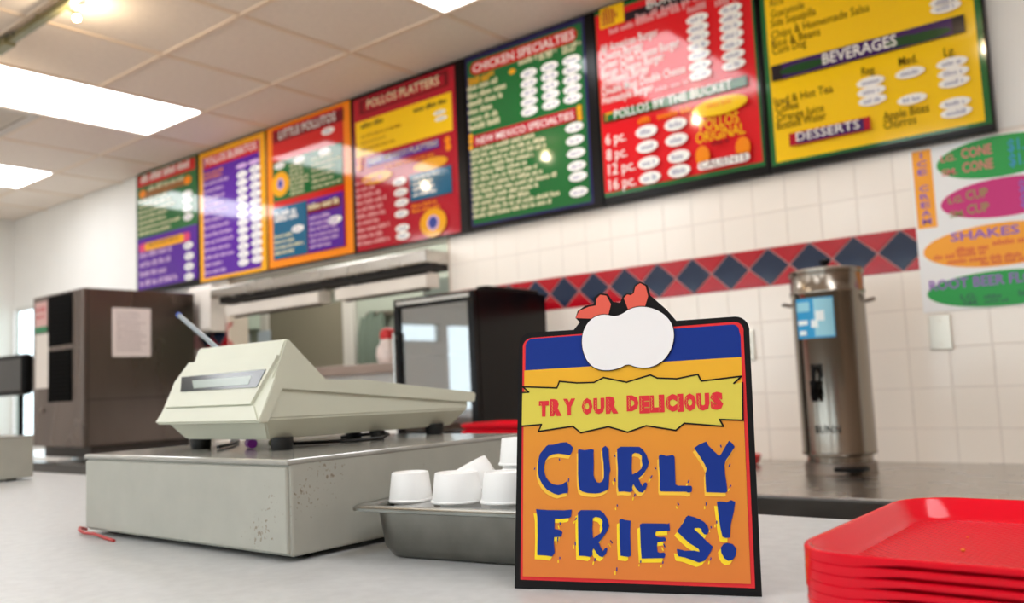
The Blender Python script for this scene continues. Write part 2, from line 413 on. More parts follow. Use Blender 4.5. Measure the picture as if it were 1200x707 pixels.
b.box(XL-.12, XL, ys, YW, 0, 3.0); wall_left = struct(b.build('wall_left', white_wall))
b = MB(); b.box(XR, XR+.12, YF-.12, YW, 0, 3.0); wall_right = struct(b.build('wall_right', mat('tan bounce wall', (168, 144, 124), 0.6, noise=.1, nscale=4, stretch=(1, 6, .4))))  # tone of this unseen wall is chosen for its reflection and bounce
# front wall with three shop windows
FW = [(-7.2, -4.6), (-4.2, -1.6), (-1.2, 1.4)]
b = MB(); xs = XL
for a, c in FW:
    b.box(xs, a, YF-.12, YF, 0, 3.0); b.box(a, c, YF-.12, YF, 0, 0.75); b.box(a, c, YF-.12, YF, 2.45, 3.0); xs = c
b.box(xs, XR, YF-.12, YF, 0, 3.0)
wall_front = struct(b.build('wall_front', white_wall))
pane_m = glass_mat('window glass', (245, 250, 250), 0.02)
alu = mat('pale aluminium frame', (214, 214, 210), 0.35, 0.3)
def window(name, x0, x1, z0, z1, y0, y1, bars):
    b = MB(); f = 0.03
    b.box(x0, x1, y0, y1, z0, z0+f); b.box(x0, x1, y0, y1, z1-f, z1); b.box(x0, x0+f, y0, y1, z0+f, z1-f); b.box(x1-f, x1, y0, y1, z0+f, z1-f)
    for k in bars: b.box(k-f/2, k+f/2, y0, y1, z0+f, z1-f)
    w_ = struct(b.build(name, alu))
    edges = [x0+f] + [k for k in bars] + [x1-f]
    for a, c in zip(edges, edges[1:]):
        g = MB(); g.box(a, c, (y0+y1)/2-.003, (y0+y1)/2+.003, z0+f, z1-f); g.build('window_pane', pane_m, w_)
    return w_
window('window_1', WX0, WX1, WZ0, WZ1, YW+.002, YW+.03, [])
for k, (a, c) in enumerate(FW): window('window_%d' % (k+2), a, c, 0.75, 2.45, YF-.09, YF-.03, [(a+c)/2])

for k, (y0, y1, z0, z1) in enumerate(LW):
    b = MB(); b.box(XL-.06, XL-.03, y0, y1, z0, z0+.03).box(XL-.06, XL-.03, y0, y1, z1-.03, z1).box(XL-.06, XL-.03, y0, y0+.03, z0+.03, z1-.03).box(XL-.06, XL-.03, y1-.03, y1, z0+.03, z1-.03)
    w_ = struct(b.build('window_%d' % (k+5), alu)); g = MB(); g.box(XL-.048, XL-.042, y0+.03, y1-.03, z0+.03, z1-.03); g.build('window_pane', pane_m, w_)

# kitchen seen through the pass-through
kw = mat('grey green kitchen wall', (172, 178, 166), 0.6, noise=0.03, nscale=3)
KX0, KX1, KY = -6.9, -2.2, 4.60
b = MB(); b.box(KX0-.1, KX1+.1, KY, KY+.1, 0, 3.0); struct(b.build('wall_kitchen_back', kw))
b = MB(); b.box(KX0-.1, KX0, YW+.13, KY, 0, 3.0); struct(b.build('wall_kitchen_left', kw))
b = MB(); b.box(KX1, KX1+.1, YW+.13, KY, 0, 3.0); struct(b.build('wall_kitchen_right', kw))
b = MB(); b.box(KX0, KX1, YW+.13, KY, CH, CH+.1); struct(b.build('ceiling_kitchen', mat('kitchen ceiling', (200, 196, 186), 0.8)))

# --- wall tiles: shared mesh data
TP, TPX = 0.1345, 0.1300
def frustum(poly, d, inset, m, name):
    """tile lying on the wall, its face d proud and inset at the arris"""
    cx = sum(p[0] for p in poly)/len(poly); cz = sum(p[1] for p in poly)/len(poly)
    n = len(poly); vs = [(p[0], 0, p[1]) for p in poly]
    for p in poly:
        dx, dz = p[0]-cx, p[1]-cz; L = math.hypot(dx, dz); k = (L-inset)/L
        vs.append((cx+dx*k, -d, cz+dz*k))
    fs = [tuple(range(n, 2*n))] + [(i, (i+1) % n, n+(i+1) % n, n+i) for i in range(n)]
    return pyme(name, vs, fs, m)
def tile_mesh(w_, h_): return frustum([(0, 0), (w_, 0), (w_, h_), (0, h_)], .003, .0025, wt, 'tile')
tile_cache = {}
def put_tile(x0, x1, z0, z1):
    key = (round(x1-x0, 3), round(z1-z0, 3))
    if key[0] < .012 or key[1] < .012: return
    if key not in tile_cache: tile_cache[key] = tile_mesh(key[0]-.002, key[1]-.002)
    link('tile', tile_cache[key], None, wall_back, (x0+.001, YW, z0+.001))
BZ0, BZ1 = 1.509, 1.654
rows = []
z = BZ0
while z > 0.84: rows.append((max(z-TP, 0.84), z)); z -= TP
rows += [(BZ1, BZ1+TP), (BZ1+TP, 1.93)]
for xa, xb in ((OX1+.001, 0.0), (-5.34, OX0-.001)):
    # grout bed behind the tiles
    b = MB(); b.box(xa, xb, YW-.0012, YW+.001, 0.84, 1.94); b.build('grout_bed', grout, wall_back)
    b = MB(); b.box(xa, xb, YW-.0018, YW-.0012, BZ0-.001, BZ1+.001); b.build('band_grout', mat('pinkish band grout', (206, 150, 146), 0.8), wall_back)
    x = -0.09
    while x > xa:
        for z0, z1 in rows:
            l_, r_ = max(x-TPX, xa), min(x, xb)
            if r_-l_ > .012: put_tile(l_, r_, z0, z1)
        x -= TPX
HW, HH = .080, (BZ1-BZ0)/2
dia = frustum([(-HW+.0022, 0), (0, -HH+.002), (HW-.0022, 0), (0, HH-.002)], .003, .0025, navy_t, 'diamond_tile')
tri_u = frustum([(-HW+.0035, HH-.001), (0, .0035), (HW-.0035, HH-.001)], .003, .0025, red_t, 'triangle_tile')
tri_d = frustum([(-HW+.0035, -HH+.001), (HW-.0035, -HH+.001), (0, -.0035)], .003, .0025, red_t, 'triangle_tile')
k = -6
while -0.863-.160*k > -5.32:
    xc = -0.863-.160*k
    zc = (BZ0+BZ1)/2
    if xc+HW < 0.02 and not (OX0-.02 < xc+HW and xc-HW < OX1):
        link('diamond_tile', dia, None, wall_back, (xc, YW-.0018, zc))
        link('triangle_tile', tri_u, None, wall_back, (xc+HW, YW-.0018, zc)); link('triangle_tile', tri_d, None, wall_back, (xc+HW, YW-.0018, zc))
    k += 1

# --- ceiling: tiles in a tee grid, light panels in some cells
tile_m = mat('ceiling tile', (240, 229, 218), 0.9, noise=0.03, nscale=40, bump=0.15, bscale=220)
tee_m = mat('ceiling tee bar', (238, 220, 200), 0.6)
b = MB(); b.box(XL, XR, YF, YW, CH+.06, CH+.12)
ceiling = struct(b.build('ceiling', mat('plenum', (150, 140, 130), 0.9)))
GX, GY = .623, .605
gx = [-2.53-GX*k for k in range(9, -8, -1)]; gx = [XL] + [x for x in gx if XL+.03 < x < XR-.03] + [XR]
gy = [2.75-GY*k for k in range(0, 13)]; gy = [YW] + gy + [YF]
lights = []       # cells (ix, iy) that hold a 0.6 x 1.2 light panel
def cell_ix(x): return next(i for i in range(len(gx)-1) if gx[i] <= x < gx[i+1])
lit = {}
for x, row in ((-6.65, 1), (-4.72, 1), (-2.2, 1), (-6.65, 6), (-4.1, 6), (-1.6, 6), (0.3, 3), (-5.3, 9), (-2.8, 9), (-.3, 9), (0.9, 6)):  # unnamed panels are unseen, added for light; the right-hand pair brightens right-facing sides
    lit[(cell_ix(x), row)] = 1
vent_cell = (cell_ix(-5.3), 2)
skip = set(lit) | {(i, j+1) for i, j in lit} | {vent_cell}
ct_cache = {}
for i in range(len(gx)-1):
    for j in range(len(gy)-1):
        if (i, j) in skip: continue
        x0, x1, y1, y0 = gx[i]+.010, gx[i+1]-.010, gy[j]-.010, gy[j+1]+.010
        key = (round(x1-x0, 3), round(y1-y0, 3))
        if key not in ct_cache:
            q = MB(); q.box(0, key[0], 0, key[1], 0, .015, .002, 1); ct_cache[key] = q.build('ceiling_tile', tile_m, me_only=True)
        link('ceiling_tile', ct_cache[key], None, ceiling, (x0, y0, CH+.004))
for x in gx[1:-1]:
    q = MB(); q.box(x-.012, x+.012, YF, YW, CH-.002, CH+.004).box(x-.003, x+.003, YF, YW, CH+.004, CH+.05); q.build('ceiling_tee', tee_m, ceiling)
for j, y in enumerate(gy[1:-1]):
    q = MB(); q.box(XL, XR, y-.012, y+.012, CH-.0025, CH+.004)
    # interrupted where a light panel spans two cells
    if any((i, j) in lit for i in range(len(gx))):
        q.bm.free(); q = MB(); xa = XL
        for i in sorted(i for (i, jj) in lit if jj == j):
            q.box(xa, gx[i]+.005, y-.012, y+.012, CH-.0025, CH+.004); xa = gx[i+1]-.005
        q.box(xa, XR, y-.012, y+.012, CH-.0025, CH+.004)
    q.build('ceiling_tee', tee_m, ceiling)

diff_m = mat('lit light diffuser', (250, 252, 255), 0.4, emit=PANEL_LIGHT)
light_names = {(cell_ix(-6.65), 1): 'white fluorescent ceiling panel at far left, over the drive-up window end',
               (cell_ix(-4.72), 1): 'large bright fluorescent ceiling panel left of the track lamp, beside the grey vent',
               (cell_ix(-2.2), 1): 'fluorescent ceiling panel cut off by the top edge above the yellow and red boards'}
for n_, (i, j) in enumerate(lit):
    lab = light_names.get((i, j), 'unseen fluorescent ceiling panel added out of view to light the room')
    o = thing('ceiling_light', lab, 'ceiling light', ((gx[i]+gx[i+1])/2, (gy[j]+gy[j+2])/2, CH), 0, 'fluorescent panels in the ceiling')
    hx, hy = GX/2-.012, GY-.012
    if j != 1: hx = (gx[i+1]-gx[i])/2-.012
    q = MB(); q.box(-hx, hx, -hy, hy, .03, .055)
    for s_ in (-1, 1):
        q.box(s_*hx-.004 if s_ > 0 else -hx, hx if s_ > 0 else -hx+.004, -hy, hy, .0, .03)
        q.box(-hx, hx, hy-.004 if s_ > 0 else -hy, hy if s_ > 0 else -hy+.004, .0, .03)
    q.build('light_housing', mat('white enamel', (240, 238, 235), 0.4), o)
    q = MB(); q.box(-hx+.006, hx-.006, -hy+.006, hy-.006, .006, .010); q.build('diffuser', diff_m, o)

i, j = vent_cell
o = thing('air_vent', 'grey louvred ceiling vent beside the large bright light panel', 'vent', ((gx[i]+gx[i+1])/2, (gy[j]+gy[j+1])/2, CH))
gm = mat('grey vent metal', (206, 198, 188), 0.5)
q = MB(); h1, h2 = GX/2-.014, GY/2-.014
q.box(-h1, h1, -h2, -h2+.05, -.006, .01).box(-h1, h1, h2-.05, h2, -.006, .01).box(-h1, -h1+.05, -h2+.05, h2-.05, -.006, .01).box(h1-.05, h1, -h2+.05, h2-.05, -.006, .01)
q.build('vent_frame', gm, o)
q = MB(); q.box(-h1+.05, h1-.05, -h2+.05, h2-.05, .03, .05); q.build('vent_duct', mat('dark duct', (130, 124, 118), 0.8), o)
q = MB(); q.prism([(-.02, .022), (-.016, .024), (.02, .002), (.016, 0)], 'x', -h1+.05, h1-.05); slat = q.build('slat', gm, o, me_only=True)
for k in range(9): link('slat', slat, None, o, (0, -h2+.08+k*(2*h2-.16)/8, -.002))

# ================================================================== COUNTERS
lam = mat('pale grey speckled laminate', (188, 190, 190), 0.34, noise=0.07, nscale=55)
beige_panel = mat('counter front panel', (190, 182, 170), 0.5)
o = thing('service_counter', 'long pale grey laminate service counter across the foreground', 'counter', (-1.2, .65, 0))
CX0, CX1, CY0, CY1 = -3.6, 2.4, -.45, .45
q = MB(); q.box(CX0, CX1, CY0, CY1, CT-.04, CT, .004, 2); q.build('countertop', lam, o)
q = MB(); q.box(CX0+.02, CX1-.02, CY0+.05, CY1-.05, .0, CT-.04); q.build('counter_base', beige_panel, o)
BZ = .858
o = thing('back_counter', 'stainless steel back counter against the tiled wall', 'counter', (-3.0, 2.75, 0))
q = MB(); q.box(-4.0, 4.0, -.46, .466, BZ-.014, BZ, .003, 2); q.build('steel_top', steel, o)
edge = mat('shaded grey steel edge', (84, 83, 82), 0.38, 0.9, noise=0.1, nscale=10)  # edge colour darkened to carry the shade on its front
q = MB(); q.box(-4.0, 4.0, -.475, -.46, BZ-.07, BZ-.001, .006, 3); q.build('rolled_edge', edge, o)
cab = mat('steel cabinet front', (128, 124, 120), 0.4, 0.8, noise=.08, nscale=4)
q = MB(); q.box(-3.98, 3.98, -.42, .46, .1, BZ-.014); q.box(-3.98, 3.98, -.36, .46, 0, .1); body_ = q.build('cabinet_base', cab, o)
for k in range(8):
    q = MB(); q.box(-3.9+k*.98, -3.0+k*.98, -.44, -.42, .14, .78, .004, 1); q.build('cabinet_door', cab, o)

# ================================================================== MENU BOARDS
EDGE = [-5.985, -5.172, -4.432, -3.652, -2.815, -2.040, -1.293, -.530]
YB = 3.18; MZ0, MZ1 = 1.928, 2.796
ink = dict(green=(34, 104, 52), purple=(88, 34, 150), red=(206, 36, 34), white=(250, 246, 240), brown=(150, 96, 44), orange=(246, 140, 24), cream=(236, 228, 186),
    pink=(226, 72, 120), gold=(240, 168, 30), lilac=(214, 176, 224), maroon=(120, 16, 30), teal=(22, 96, 132), blue=(60, 74, 150), crimson=(180, 24, 44),
    yellow=(252, 204, 22), dark=(30, 24, 34), goldbrown=(176, 120, 12), rose=(240, 172, 172), navy=(36, 36, 84), redbright=(222, 26, 36), greendark=(26, 74, 34),
    darkbrown=(72, 52, 14), purpledark=(62, 30, 92))
INK = {k: mat('menu ink '+k, v, 0.07, spec=0.45) for k, v in ink.items()}
FIG = mat('menu price figures', (150, 150, 176), 0.1)
board_info = [
    ('green over purple menu board with red heading, leftmost of the row', ),
    ('purple menu board in a narrow gold border with two columns of prices', ),
    ('orange bordered menu board headed LITTLE POLLITOS', ),
    ('dark red and yellow menu board headed POLLOS PLATTERS', ),
    ('green menu board headed CHICKEN SPECIALTIES', ),
    ('bright red menu board with POLLOS BY THE BUCKET banner', ),
    ('yellow menu board with BEVERAGES banner, rightmost of the row', )]
oval_cache = {}
def oval_mesh(c, wd, ht):
    key = (c, wd, ht)
    if key not in oval_cache:
        n = 24
        oval_cache[key] = pyme('price_oval', [(wd/2000*math.cos(2*PI*i/n), 0, ht/2000*math.sin(2*PI*i/n)) for i in range(n)], [tuple(range(n))], INK[c])
    return oval_cache[key]
def rr_mesh(name, x0, z0, x1, z1, rad, m):
    hx, hz = (x1-x0)/2, (z1-z0)/2
    pts = [(x0, z0), (x1, z0), (x1, z1), (x0, z1)] if rad <= 0 else [(p[0], p[1]) for p in rrect(hx, hz, min(rad, hx*.99, hz*.99), 0, 5, x0+hx, z0+hz)]
    return pyme(name, [(p[0], 0, p[1]) for p in pts], [tuple(range(len(pts)))], m)
def print_rows(rows_, m, rnd, name):
    """illegible small print: words as runs of short upright strokes"""
    vs, fs = [], []
    for x0, x1, z, h in rows_:
        x = x0
        while x < x1-.4*h:
            for c in range(rnd.randint(3, 8)):
                wd = h*rnd.uniform(.24, .34)
                if x+wd > x1: break
                hh = h*rnd.choice((.72, .72, 1.0)); k = len(vs)
                vs += [(x, 0, z), (x+wd, 0, z), (x+wd, 0, z+hh), (x, 0, z+hh)]; fs.append((k, k+1, k+2, k+3)); x += wd+h*.17
            x += h*.45
    return pyme(name, vs, fs, m)
for bi, items in enumerate(BOARDS):
    x0, x1 = EDGE[bi]+.003, EDGE[bi+1]-.003
    ox, oz = (x0+x1)/2, MZ0
    o = thing('menu_board', board_info[bi][0], 'menu board', (ox, YB, oz), 0, 'menu boards along the top of the wall')
    q = MB(); q.box(x0-ox, x1-ox, .0, YW-YB-.0005, 0, MZ1-MZ0, .004, 2); q.build('board_frame', blackm, o)
    rnd = random.Random(bi+3)
    for li, it in enumerate(items):
        d = -.0006-.0005*li
        kd, c = it[0], it[1]
        cl = lambda v: max(x0-ox+.004, min(x1-ox-.004, v/1000-ox))
        cz = lambda v: max(.006, min(MZ1-MZ0-.006, v/1000-oz))
        if kd == 'r':
            link('printed_panel', rr_mesh('printed_panel', cl(it[2]), cz(it[3]), cl(it[4]), cz(it[5]), it[6]/1000, INK[c]), None, o, (0, d, 0))
        elif kd == 'o':
            for px_, pz_ in it[4]:
                if not (x0*1000+10 < px_ < x1*1000-10) or pz_/1000 > MZ1-.03: continue
                wd_, ht_ = (it[2]*.86, it[3]*.82) if c == 'white' else (it[2], it[3])
                link('price_oval' if c == 'white' and it[2] > 90 else 'printed_oval', oval_mesh(c, wd_, ht_), None, o, (px_/1000-ox, d, pz_/1000-oz))
            if c == 'white' and it[2] > 90:
                rws = [(px_/1000-ox-it[2]*.00026, px_/1000-ox+it[2]*.00026, pz_/1000-oz-it[3]*.00018, it[3]*.00036) for px_, pz_ in it[4] if x0*1000 < px_ < x1*1000 and pz_/1000 < MZ1-.03]
                link('price_figures', print_rows(rws, FIG, rnd, 'price_figures'), None, o, (0, d-.0002, 0))['kind'] = 'stuff'
        elif kd == 't':
            xa, z, xb, h, txt = it[2]/1000, it[3]/1000, it[4]/1000, it[5]/1000, it[6]
            if z+h > MZ1: continue
            vs, fs, (u0, u1, v0, v1) = glyphs(txt, .008 if h > .036 else .002)
            sx = (xb-xa)/(u1-u0); sz = h/CAP
            link('menu_lettering', pyme('menu_lettering', [(xa-ox+(v[0]-u0)*sx, 0, z-oz+v[1]*sz) for v in vs], fs, INK[c]), None, o, (0, d, 0))
        elif kd == 'l':
            xa, za, xb, zb, n_, h = it[2]/1000, it[3]/1000, it[4]/1000, it[5]/1000, it[6], it[7]/1000
            rws = []
            for k in range(n_):
                z = za+(zb-za)*k/max(1, n_-1)
                rws.append((xa-ox, xa-ox+(xb-xa)*(1 if n_ == 1 else rnd.uniform(.6, 1)), z-oz, h))
            rws = [r_ for r_ in rws if r_[2]+h < MZ1-MZ0-.004]
            if rws: link('small_print', print_rows(rws, INK[c], rnd, 'small_print'), None, o, (0, d, 0))['kind'] = 'stuff'

# ice cream poster
pm = dict(paper=(244, 244, 244), pgreen=(6, 158, 62), pmag=(206, 10, 120), porange=(255, 168, 12), pink2=(226, 122, 122), pblue=(40, 150, 190), plil=(150, 96, 190), pdark=(30, 96, 70), pred=(226, 90, 40), pol=(150, 150, 70))
PM = {k: mat('poster ink '+k, v, 0.4) for k, v in pm.items()}
o = thing('ice_cream_poster', 'white paper ice cream poster with green, magenta and orange ovals', 'poster', (-.42, YW-.0055, 1.36))
q = MB(); q.box(-.389, .389, -.0015, 0, 0, .56); q.build('paper', PM['paper'], o)
def prect(nm, x0, x1, z0, z1, m, d): return link(nm, pyme(nm, [(x0+.42, 0, z0-1.36), (x1+.42, 0, z0-1.36), (x1+.42, 0, z1-1.36), (x0+.42, 0, z1-1.36)], [(0, 1, 2, 3)], m), None, o, (0, -d, 0))
def poval(cx, cz, a, c, m, d):
    n = 40; link('printed_oval', pyme('printed_oval', [(cx+.42+a*math.cos(2*PI*i/n), 0, cz-1.36+c*math.sin(2*PI*i/n)) for i in range(n)], [tuple(range(n))], m), None, o, (0, -d, 0))
def ptext(s, x0, x1, z, h, m, d=.0032):
    vs, fs, (u0, u1, v0, v1) = glyphs(s, .02); sx = (x1-x0)/(u1-u0)
    link('poster_lettering', pyme('poster_lettering', [(x0+.42+(v[0]-u0)*sx, 0, z-1.36+v[1]*h/CAP) for v in vs], fs, m), None, o, (0, -d, 0))
prect('orange_strip', -.802, -.741, 1.646, 1.915, PM['porange'], .002)
for k, ch in enumerate('ICE CREAM'):
    if ch != ' ': ptext(ch, -.787+.004*(ch in 'I')*3, -.757-.004*(ch in 'I')*3, 1.888-.0285*k, .020, PM['plil'])
poval(-.535, 1.850, .192, .068, PM['pgreen'], .002); poval(-.535, 1.714, .190, .064, PM['pmag'], .0022)
poval(-.56, 1.562, .232, .070, PM['porange'], .0024); poval(-.57, 1.420, .222, .058, PM['pgreen'], .0026)
for z, s in ((1.862, 'LG.'), (1.814, 'SM.')):
    ptext(s, -.712, -.664, z, .022, PM['pink2']); ptext('CONE', -.648, -.556, z, .034, PM['pink2']); ptext('$1.', -.51, -.462, z-.004, .040, PM['pblue'])
for z, s in ((1.722, 'LG.'), (1.674, 'SM.')):
    ptext(s, -.700, -.652, z-.004, .022, PM['pol']); ptext('CUP', -.646, -.580, z, .032, PM['pol']); ptext('$2.', -.49, -.45, z, .040, PM['plil'])
ptext('SHAKES', -.704, -.500, 1.590, .030, PM['plil']); ptext('ROOT BEER FLOATS', -.783, -.395, 1.433, .034, PM['plil'])
ptext('LG.', -.69, -.64, 1.394, .018, PM['pdark']); ptext('SM.', -.685, -.635, 1.374, .016, PM['pdark'])
rnd = random.Random(5)
link('small_print', print_rows([(-.27, -.16, .19, .018), (-.34, -.18, .175, .016), (-.30, -.08, .155, .016), (-.16, -.02, .20, .018), (-.2, -.06, .14, .014)], PM['pred'], rnd, 'small_print'), None, o, (0, -.0034, 0))['kind'] = 'stuff'
link('small_print', print_rows([(-.20, -.14, .03, .014), (-.10, -.02, .03, .018), (-.20, -.12, .015, .012)], PM['pdark'], rnd, 'small_print'), None, o, (0, -.0034, 0))['kind'] = 'stuff'

# wall plates
platem = mat('steel wall plate', (206, 196, 182), 0.3, 0.8)
for x, lab, dark in ((-.762, 'blank steel wall plate below the ice cream poster', 0), (-1.456, 'steel outlet plate just right of the curly fries sign', 1)):
    o = thing('outlet_plate' if dark else 'wall_plate', lab, 'wall plate', (x, YW-.0045, 1.232))
    q = MB(); q.box(-.036, .036, -.006, 0, 0, .118, .003, 2); q.build('plate', platem, o)
    for zz in (.02, .098):
        q = MB(); q.lathe([(.004, 0), (.004, .002), (.001, .003)], (0, 0, 0), 10, 'y'); s_ = q.build('screw', platem, o, (0, -.0062, zz)); s_.scale = (1, -1, 1)
    if dark:
        for zz in (.038, .080):
            q = MB(); q.box(-.017, .017, -.008, -.006, zz-.014, zz+.014, .001, 1); q.build('receptacle', mat('brown receptacle', (120, 100, 66), 0.4), o)

# ================================================================== PASS-THROUGH FITTINGS
o = thing('steel_hood_shelf', 'stainless overshelf running under the menu boards above the pass-through', 'shelf', (-3.87, 3.10, 1.78))
q = MB(); q.box(-.98, .875, -.05, .12, .012, .075, .006, 2); q.build('shelf_body', steel, o)
q = MB(); q.box(-.96, .865, .0, .12, -.02, .012); q.build('shelf_gap_shade', mat('painted gap shade', (40, 36, 34), 0.7), o)  # dark filler paints the shade in the gap above the heat lamps
for x0, x1, lab in ((-4.70, -3.82, 'white heat lamp strip under the steel overshelf, left of the pair'), (-3.68, -3.0, 'cream heat lamp strip under the steel overshelf, right of the pair')):
    o = thing('heat_lamp', lab, 'heat lamp', ((x0+x1)/2, 3.085, 1.672), 0, 'heat lamps over the pass-through')
    L_ = (x1-x0)/2
    q = MB(); q.prism([(-.03, .0), (.06, .0), (.06, .07), (.02, .072), (-.03, .058)], 'x', -L_, L_); q.build('lamp_housing', mat('pale lamp housing', (222, 214, 204), 0.35, 0.2, noise=.05, nscale=8), o)
    q = MB(); q.tube([(-L_+.03, .02, -.006), (L_-.03, .02, -.006)], .006); q.build('heating_rod', mat('dark rod', (70, 60, 55), 0.5), o)
    for s_ in (-1, 1):
        q = MB(); q.box(s_*(L_-.05)-.008, s_*(L_-.05)+.008, .04, .06, .07, .087); q.build('hanger', dsteel, o)
o = thing('pass_shelf', 'taupe sill shelf along the bottom of the pass-through', 'shelf', (-3.95, 3.22, 1.255))
q = MB(); q.box(-.95, .94, -.16, .24, 0, .05, .004, 2); q.build('shelf_top', mat('taupe steel', (150, 132, 122), 0.4, 0.5, noise=.08, nscale=6), o)
o.location.z = 1.272
b = MB(); b.box(OX1-.012, OX1+.0, YW-.006, YW+.136, OZ0, OZ1); struct(b.build('trim_1', mat('cream opening trim', (226, 212, 196), 0.5)))
b = MB(); b.box(OX0, OX0+.012, YW-.006, YW+.136, OZ0, OZ1); struct(b.build('trim_2', mat('cream opening trim', (226, 212, 196), 0.5)))

# bag on the sill
o = thing('bread_bag', 'white bag with a red top on the pass-through sill', 'bag', (-3.575, 3.33, 1.322))
q = MB(); q.lathe([(.040, 0), (.058, .008), (.064, .05), (.058, .09), (.046, .125), (.040, .14)], n=20)
for v in q.bm.verts:
    k = random.uniform(-.005, .005); v.co.x += k; v.co.y += random.uniform(-.005, .005)
q.build('bag_body', mat('creased white plastic', (236, 220, 214), 0.35, noise=.1, nscale=25), o, smooth=60)
q = MB(); q.lathe([(.040, .138), (.046, .15), (.044, .175), (.03, .195), (.01, .20)], n=20); q.build('bag_top', mat('red plastic', (222, 30, 34), 0.3), o, smooth=60)

# kitchen wall furniture
y = KY
b = MB(); b.box(-6.38, -5.40, y-.03, y-.001, 0, 1.90); d1 = struct(b.build('door_1', mat('taupe kitchen door', (136, 128, 112), 0.5, noise=.03, nscale=3)))
for x0, x1 in ((-6.48, -6.38), (-5.40, -5.28)):
    b = MB(); b.box(x0, x1, y-.05, y-.001, 0, 1.98, .004, 1); b.build('door_jamb', mat('pale door jamb', (214, 208, 202), 0.5), d1)
b = MB(); b.box(-6.48, -5.28, y-.05, y-.001, 1.98, 2.06); b.build('door_head', mat('grey door head', (150, 144, 130), 0.5), d1)
b = MB(); b.lathe([(.012, 0), (.012, .04), (.028, .045), (.03, .07), (.018, .085)], n=16, axis='y'); h_ = b.build('door_knob', dsteel, d1, (-5.5, y-.03, 1.0), smooth=50); h_.scale = (1, -1, 1)
o = thing('wall_cabinet', 'pale green wall cabinet seen through the left of the pass-through', 'cabinet', (-6.62, y-.16, 1.76))
q = MB(); q.box(-.22, .14, 0, .155, 0, .42, .004, 1); q.build('cabinet_body', mat('pale green enamel', (190, 202, 188), 0.4), o)
q = MB(); q.box(-.21, .13, -.015, 0, .01, .41, .003, 1); dr_ = q.build('cabinet_door', mat('pale green enamel', (190, 202, 188), 0.4), o)
q = MB(); q.box(.08, .1, -.03, -.015, .05, .13); q.build('handle', dsteel, dr_)
o = thing('posted_notice', 'pale blue notice on the kitchen wall, left of the pair', 'notice', (-6.78, y-.006, 1.57), 0, 'notices on the kitchen wall')
q = MB(); q.box(-.07, .09, 0, .004, 0, .17); q.build('paper', mat('pale blue paper', (196, 206, 220), 0.6), o)
o = thing('posted_notice', 'pale blue notice on the kitchen wall, right of the pair', 'notice', (-6.42, y-.056, 1.57), 0, 'notices on the kitchen wall')
q = MB(); q.box(-.09, .09, 0, .004, 0, .17); q.build('paper', mat('pale blue paper', (196, 206, 220), 0.6), o)
o = thing('prep_table', 'steel prep table in the kitchen behind the pass-through', 'table', (-5.4, 4.2, 0))
q = MB(); q.box(-1.4, 1.4, -.3, .33, 1.20, 1.24, .003, 1); q.build('table_top', dsteel, o)
for sx in (-1.34, 1.34):
    for sy in (-.26, .29):
        q = MB(); q.tube([(sx, sy, 0), (sx, sy, 1.2)], .02); q.build('leg', dsteel, o)
o = thing('mixing_bowl', 'upturned pale bowl on the kitchen table behind the register', 'bowl', (-6.32, 4.18, 1.24))
q = MB(); q.lathe([(.15, 0), (.155, .012), (.135, .09), (.10, .15), (.05, .175), (.02, .18)], n=28); q.build('bowl_shell', mat('pale bowl', (232, 222, 214), 0.3), o, smooth=50)
o = thing('hanging_apron', 'dark green apron hanging in the kitchen right of the door', 'apron', (-5.0, KY-.10, 1.30))
q = MB()
for k in range(5): q.lathe([(.03+.01*(k % 2), -.05), (.055, .05), (.045, .30), (.02, .44+.02*(k % 3))], (-.1+.05*k, .01*(k % 2), 0), 12)
q.build('cloth', mat('dark green cloth', (104, 116, 104), 0.9), o, smooth=60)
q = MB(); q.box(-.13, .13, .05, .098, .44, .48); q.build('hook_rail', dsteel, o)
o = thing('lintel_box', 'pale mint box mounted in the kitchen at the top right of the pass-through', 'box', (-3.22, 3.42, 1.66))
q = MB(); q.box(-.17, .20, 0, .16, 0, .11, .004, 1); q.build('box_body', mat('pale mint enamel', (196, 214, 206), 0.4), o)
q = MB(); q.box(.0, .02, .06, .08, .11, 1.14); q.build('hanging_rod', dsteel, o)
q = MB(); q.box(KX0+1.2, KX0+3.6, 3.7, 4.3, CH-.02, CH-.001)  # unseen glowing panel added to brighten the kitchen view
o = tag(q.build('kitchen_fill_light', mat('kitchen fill emitter', (250, 248, 240), 0.4, emit=6.0)), 'unseen panel added to light the kitchen behind the wall', 'ceiling light')

# white towel dispenser on the wall between machine and pass-through
o = thing('towel_dispenser', 'rounded white towel dispenser on the wall between steel machine and pass-through', 'dispenser', (-5.06, 3.214, 1.60))
q = MB(); q.prism([(-.115, .02), (-.10, 0), (.0, 0), (.0, .30), (-.09, .30), (-.115, .27)], 'x', -.13, .13); q.build('shell', mat('white dispenser plastic', (238, 230, 222), 0.35), o)
q = MB(); q.box(-.11, .11, -.10, -.02, -.008, .0); q.build('slot', black, o)

